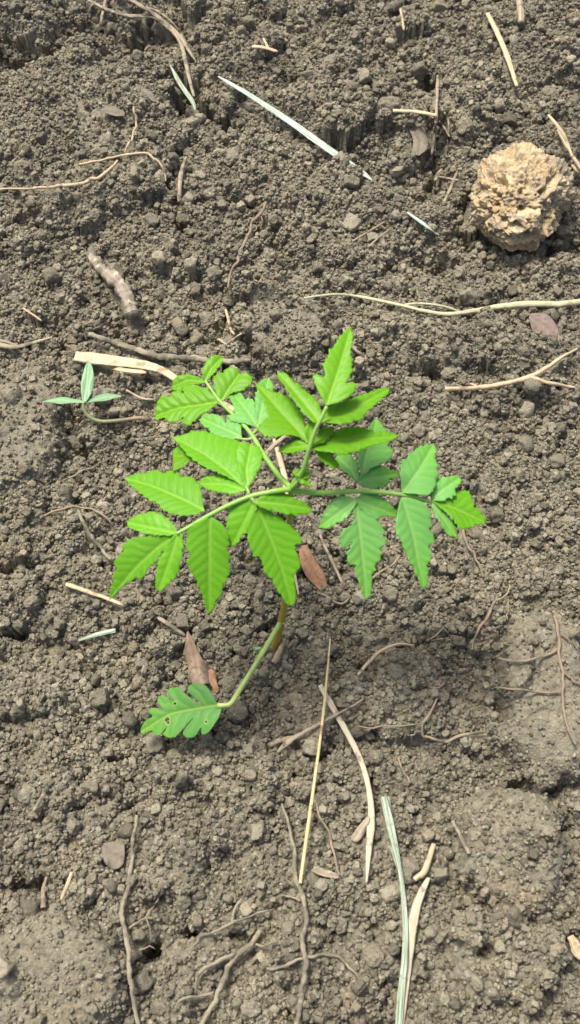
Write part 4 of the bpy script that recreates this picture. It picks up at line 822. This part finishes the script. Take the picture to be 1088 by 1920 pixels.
BIG = [(430, 1285, 36, 'smooth grey clod wedged beside the low holed leaf'), (448, 1216, 26, 'small round clod next to the dark hole at the stem foot'),
       (212, 1352, 34, 'rounded pale clod on crumbs beyond the low holed leaf tip'), (260, 1275, 26, 'flat clod near the short pale greenish blade'),
       (620, 120, 28, 'round smooth grey clod among the upper crumbs'), (708, 165, 20, 'small squarish grey clod near the withered tuft'),
       (850, 447, 22, 'round dark pebble like clod beside the porous stone'), (790, 185, 26, 'light angular clod at the top of the withered tuft'),
       (730, 200, 42, 'large lumpy clod between the pale blade and the withered tuft'), (435, 300, 34, 'blocky clod beside the pale bluish blade'),
       (200, 265, 28, 'dark rounded clod on the upper mound'), (385, 600, 32, 'flat grey clod next to the kinked root'),
       (170, 1650, 26, 'round clod beside the flat greyish flake'), (640, 1735, 30, 'oval pale clod between muddy roots and green blade'),
       (50, 1490, 40, 'broad pale clod on the crumbs by the tiny straw bit'), (345, 1690, 34, 'light clod above the dark hole near muddy roots'),
       (700, 1790, 44, 'broad grey clod beside the green striped blade'), (893, 1840, 34, 'rounded clod below the two small holes'),
       (60, 1130, 36, 'dark clod on the ledge above the short cream straw'), (650, 1090, 26, 'flat dark clod between orange leaf and hanging leaflet'),
       (850, 1180, 26, 'grey clod under the winding hair thin root'), (1015, 1720, 30, 'rounded ochre grey clod below the large smooth swelling'),
       (470, 1890, 36, 'pale clod between the two muddy roots'), (300, 1890, 34, 'grey clod between long mud coated root and thick muddy root'),
       (540, 1740, 22, 'small clod pressed against the long muddy root'), (705, 1420, 30, 'grey clod inside the bend of the bleached straw'),
       (870, 240, 34, 'dusty clod between the withered tuft and the stone'), (980, 660, 24, 'ochre clod beside the forked twig'),
       (30, 560, 28, 'grey clod near the tiny pale straw sliver'), (1030, 180, 40, 'large lumpy clod above the porous stone')]
for i, (px, py, d, lab) in enumerate(BIG):
    g = ground_at(np.array([float(px)]), np.array([float(py)]))[0]
    clod(g[0], g[1], d * .5 * pxm(px, py), CM[i % 10], lab, sink=.36)
MARKS = [(550, 245, 'long pale bluish blade'), (345, 170, 'grey green blade in the hollow'), (790, 420, 'small blade below the tan stone'), (300, 45, 'forked grey stalk'), (940, 90, 'split cream straw'), (975, 35, 'thick grey stick end'),
         (775, 224, 'cream straw on the withered tuft'), (1075, 300, 'twig next to the porous stone'), (590, 560, 'thin tip of the long pale root'), (900, 588, 'thick half of the long pale root'), (840, 736, 'blunt end of the forked twig'), (992, 713, 'fork of the forked twig'),
         (145, 675, 'wide end of the bright cream straw'), (125, 1098, 'free end of the straw under the leaflet tip'), (180, 1192, 'short pale greenish blade'), (619, 1203, 'upper end of the golden straw'), (563, 1658, 'foot of the golden straw'), (650, 1375, 'bleached spotted straw'),
         (510, 1400, 'split husk end of the drab stalk'), (720, 1496, 'upper end of the striped blade'), (803, 1646, 'upper end of the white straw'), (210, 525, 'thick mud crusted root'), (215, 645, 'mud covered root behind the cream straw'), (110, 357, 'wiry orange tan root'),
         (340, 345, 'curved drab stick'), (462, 447, 'thin kinked tan root'), (668, 662, 'stalk behind the highest leaf tip'), (172, 1008, 'bent grey brown stick'), (120, 958, 'looping tan root'), (893, 1053, 'reddish root under the outer leaflet'), (626, 1062, 'stick beside the orange dead leaf'),
         (715, 1225, 'arched tan root'), (908, 1165, 'winding hair thin root'), (1050, 1225, 'long reddish root'), (795, 1365, 'tangled tan root'), (247, 1635, 'long mud coated root'), (430, 1815, 'thick muddy root'), (440, 1730, 'branching pale tan root'), (555, 1620, 'root below the golden straw'),
         (618, 1560, 'thin curved root between two straws'), (800, 1615, 'bent tan stick above the white straw'), (862, 1570, 'drab stick at the clod edge'), (86, 1670, 'upright tan stub'), (128, 1660, 'cream straw bit by the stub'), (527, 1220, 'brown stub at the stem foot'), (495, 95, 'dusty split straw'),
         (40, 655, 'drab straw on the slab'), (590, 1070, 'orange brown dead leaf'), (360, 1225, 'curled brown dead leaf'), (1030, 612, 'purplish brown dead leaf'), (212, 208, 'grey leaf flake on the mound'), (610, 1636, 'pale flat husk flake'), (212, 1605, 'flat greyish flake'), (110, 752, 'three leaved sprout'), (265, 1372, 'tip of the low holed leaf'), (972, 458, 'lower edge of the porous stone')]
loose = []
n = 0
taken = [(b[0], b[1], b[2]) for b in BIG]
while n < 250:
    px, py = random.uniform(5, 1083), random.uniform(5, 1915); d = 9 + 17 * random.random() ** 2.2
    if any((px - a) ** 2 + (py - b) ** 2 < (.55 * (d + c)) ** 2 for a, b, c in taken): continue
    g = ground_at(np.array([px]), np.array([py]))[0]
    ix, iy = np.searchsorted(GX, g[0]), np.searchsorted(GY, g[1])
    kk = int(d * .5 * pxm(px, py) * 1.1 / DG) + 2
    if COVER[max(0, iy - kk):iy + kk + 1, max(0, ix - kk):ix + kk + 1].any() or SMOOTH[iy, ix] > .4: continue
    taken.append((px, py, d)); n += 1
    loose.append((px, py, clod(g[0], g[1], d * .5 * pxm(px, py), CM[n % 10], 'loose small grey brown clod lying among soil crumbs', 'loose clods among the crumbs', sink=.40)))
named_already = set()
for mx_, my_, ph in MARKS:
    c = min((q for q in loose if q[2].name not in named_already), key=lambda q: (q[0] - mx_) ** 2 + (q[1] - my_) ** 2)
    named_already.add(c[2].name); c[2]['label'] = 'small loose clod closest to the ' + ph

# ------------------------------------------------------------------ crumbs: too many to count
def crumbs(n, x0, x1, y0, y1, r0, r1, pw):
    u = RNG.random(n); r = (r0 ** -pw + u * (r1 ** -pw - r0 ** -pw)) ** (-1 / pw)
    x = RNG.uniform(x0, x1, n); y = RNG.uniform(y0, y1, n)
    ix = np.clip(np.searchsorted(GX, x), 0, len(GX) - 1); iy = np.clip(np.searchsorted(GY, y), 0, len(GY) - 1)
    dens = perlin2(x / .03, y / .03, 91) * .5 + perlin2(x / .012, y / .012, 92) * .4
    keep = (RNG.random(n) > SMOOTH[iy, ix] * np.where(r > .0010, .985, .84)) & (RNG.random(n) < .72 + 1.5 * dens) & ((COVER[iy, ix] < .5) | (RNG.random(n) < .04))
    return x[keep], y[keep], r[keep]
parts = [crumbs(42000, -.245, .245, -.295, .45, .0010, .0030, 2.6), crumbs(270000, -.24, .24, -.29, .445, .00055, .0013, 1.3), crumbs(30000, -.8, .8, -.7, 1.1, .0016, .006, 2.0)]
cx = np.concatenate([a[0] for a in parts]); cy = np.concatenate([a[1] for a in parts]); cr_ = np.concatenate([a[2] for a in parts])
cz = gz(cx, cy) + cr_ * RNG.uniform(0, 1.0, len(cx))
me = bpy.data.meshes.new('soil_crumbs'); me.vertices.add(len(cx)); me.vertices.foreach_set('co', np.stack([cx, cy, cz], -1).astype(np.float32).ravel())
def vattr(name, typ, key, data): a = me.attributes.new(name, typ, 'POINT'); a.data.foreach_set(key, data)
vattr('rot', 'FLOAT_VECTOR', 'vector', RNG.uniform(0, 6.28, (len(cx), 3)).astype(np.float32).ravel())
vattr('scl', 'FLOAT_VECTOR', 'vector', (cr_[:, None] * RNG.uniform(.75, 1.2, (len(cx), 3))).astype(np.float32).ravel())
vattr('pick', 'INT', 'value', RNG.integers(0, 12, len(cx)).astype(np.int32))
vattr('tint', 'FLOAT', 'value', RNG.random(len(cx)).astype(np.float32))
co = bpy.data.objects.new('soil_crumbs', me); COL.objects.link(co); me.materials.append(CRUMB)
tag(co, 'countless loose grey brown soil crumbs covering the ground', 'soil crumbs', None, 'stuff')
ng = bpy.data.node_groups.new('scatter_crumbs', 'GeometryNodeTree')
ng.interface.new_socket('Geometry', in_out='INPUT', socket_type='NodeSocketGeometry'); ng.interface.new_socket('Geometry', in_out='OUTPUT', socket_type='NodeSocketGeometry')
A = lambda t: ng.nodes.new(t)
gi, go = A('NodeGroupInput'), A('NodeGroupOutput'); join = A('GeometryNodeGeometryToInstance'); lk = ng.links.new
for i in range(12):
    ic = A('GeometryNodeMeshIcoSphere'); ic.inputs['Subdivisions'].default_value = 3; ic.inputs['Radius'].default_value = 1.0
    pos = A('GeometryNodeInputPosition'); mn = A('ShaderNodeVectorMath'); mn.operation = 'MINIMUM'; mx = A('ShaderNodeVectorMath'); mx.operation = 'MAXIMUM'
    lk(pos.outputs[0], mn.inputs[0]); mn.inputs[1].default_value = [random.uniform(.5, .95) for _ in range(3)]
    lk(mn.outputs[0], mx.inputs[0]); mx.inputs[1].default_value = [-random.uniform(.5, .95) for _ in range(3)]
    ad = A('ShaderNodeVectorMath'); ad.operation = 'ADD'; lk(mx.outputs[0], ad.inputs[0]); ad.inputs[1].default_value = (i * 7.3, i * 3.1, i * 1.7)
    no = A('ShaderNodeTexNoise'); no.inputs['Scale'].default_value = 1.7; no.inputs['Detail'].default_value = 4.0; no.inputs['Roughness'].default_value = 0.62; lk(ad.outputs[0], no.inputs['Vector'])
    mr = A('ShaderNodeMapRange'); mr.inputs['To Min'].default_value = .35; mr.inputs['To Max'].default_value = 1.75; lk(no.outputs[0], mr.inputs['Value'])
    sca = A('ShaderNodeVectorMath'); sca.operation = 'SCALE'; lk(mx.outputs[0], sca.inputs[0]); lk(mr.outputs[0], sca.inputs['Scale'])
    sp_ = A('GeometryNodeSetPosition'); lk(ic.outputs['Mesh'], sp_.inputs['Geometry']); lk(sca.outputs[0], sp_.inputs['Position'])
    sm = A('GeometryNodeSetMaterial'); sm.inputs['Material'].default_value = CRUMB; lk(sp_.outputs[0], sm.inputs[0])
    ss = A('GeometryNodeSetShadeSmooth'); lk(sm.outputs[0], ss.inputs[0]); lk(ss.outputs[0], join.inputs[0])
def named(n, typ):
    x = A('GeometryNodeInputNamedAttribute'); x.data_type = typ; x.inputs['Name'].default_value = n; return x.outputs['Attribute']
iop = A('GeometryNodeInstanceOnPoints'); lk(gi.outputs[0], iop.inputs['Points']); lk(join.outputs[0], iop.inputs['Instance'])
iop.inputs['Pick Instance'].default_value = True
lk(named('pick', 'INT'), iop.inputs['Instance Index']); lk(named('rot', 'FLOAT_VECTOR'), iop.inputs['Rotation']); lk(named('scl', 'FLOAT_VECTOR'), iop.inputs['Scale'])
lk(iop.outputs[0], go.inputs[0])
md = co.modifiers.new('scatter', 'NODES'); md.node_group = ng
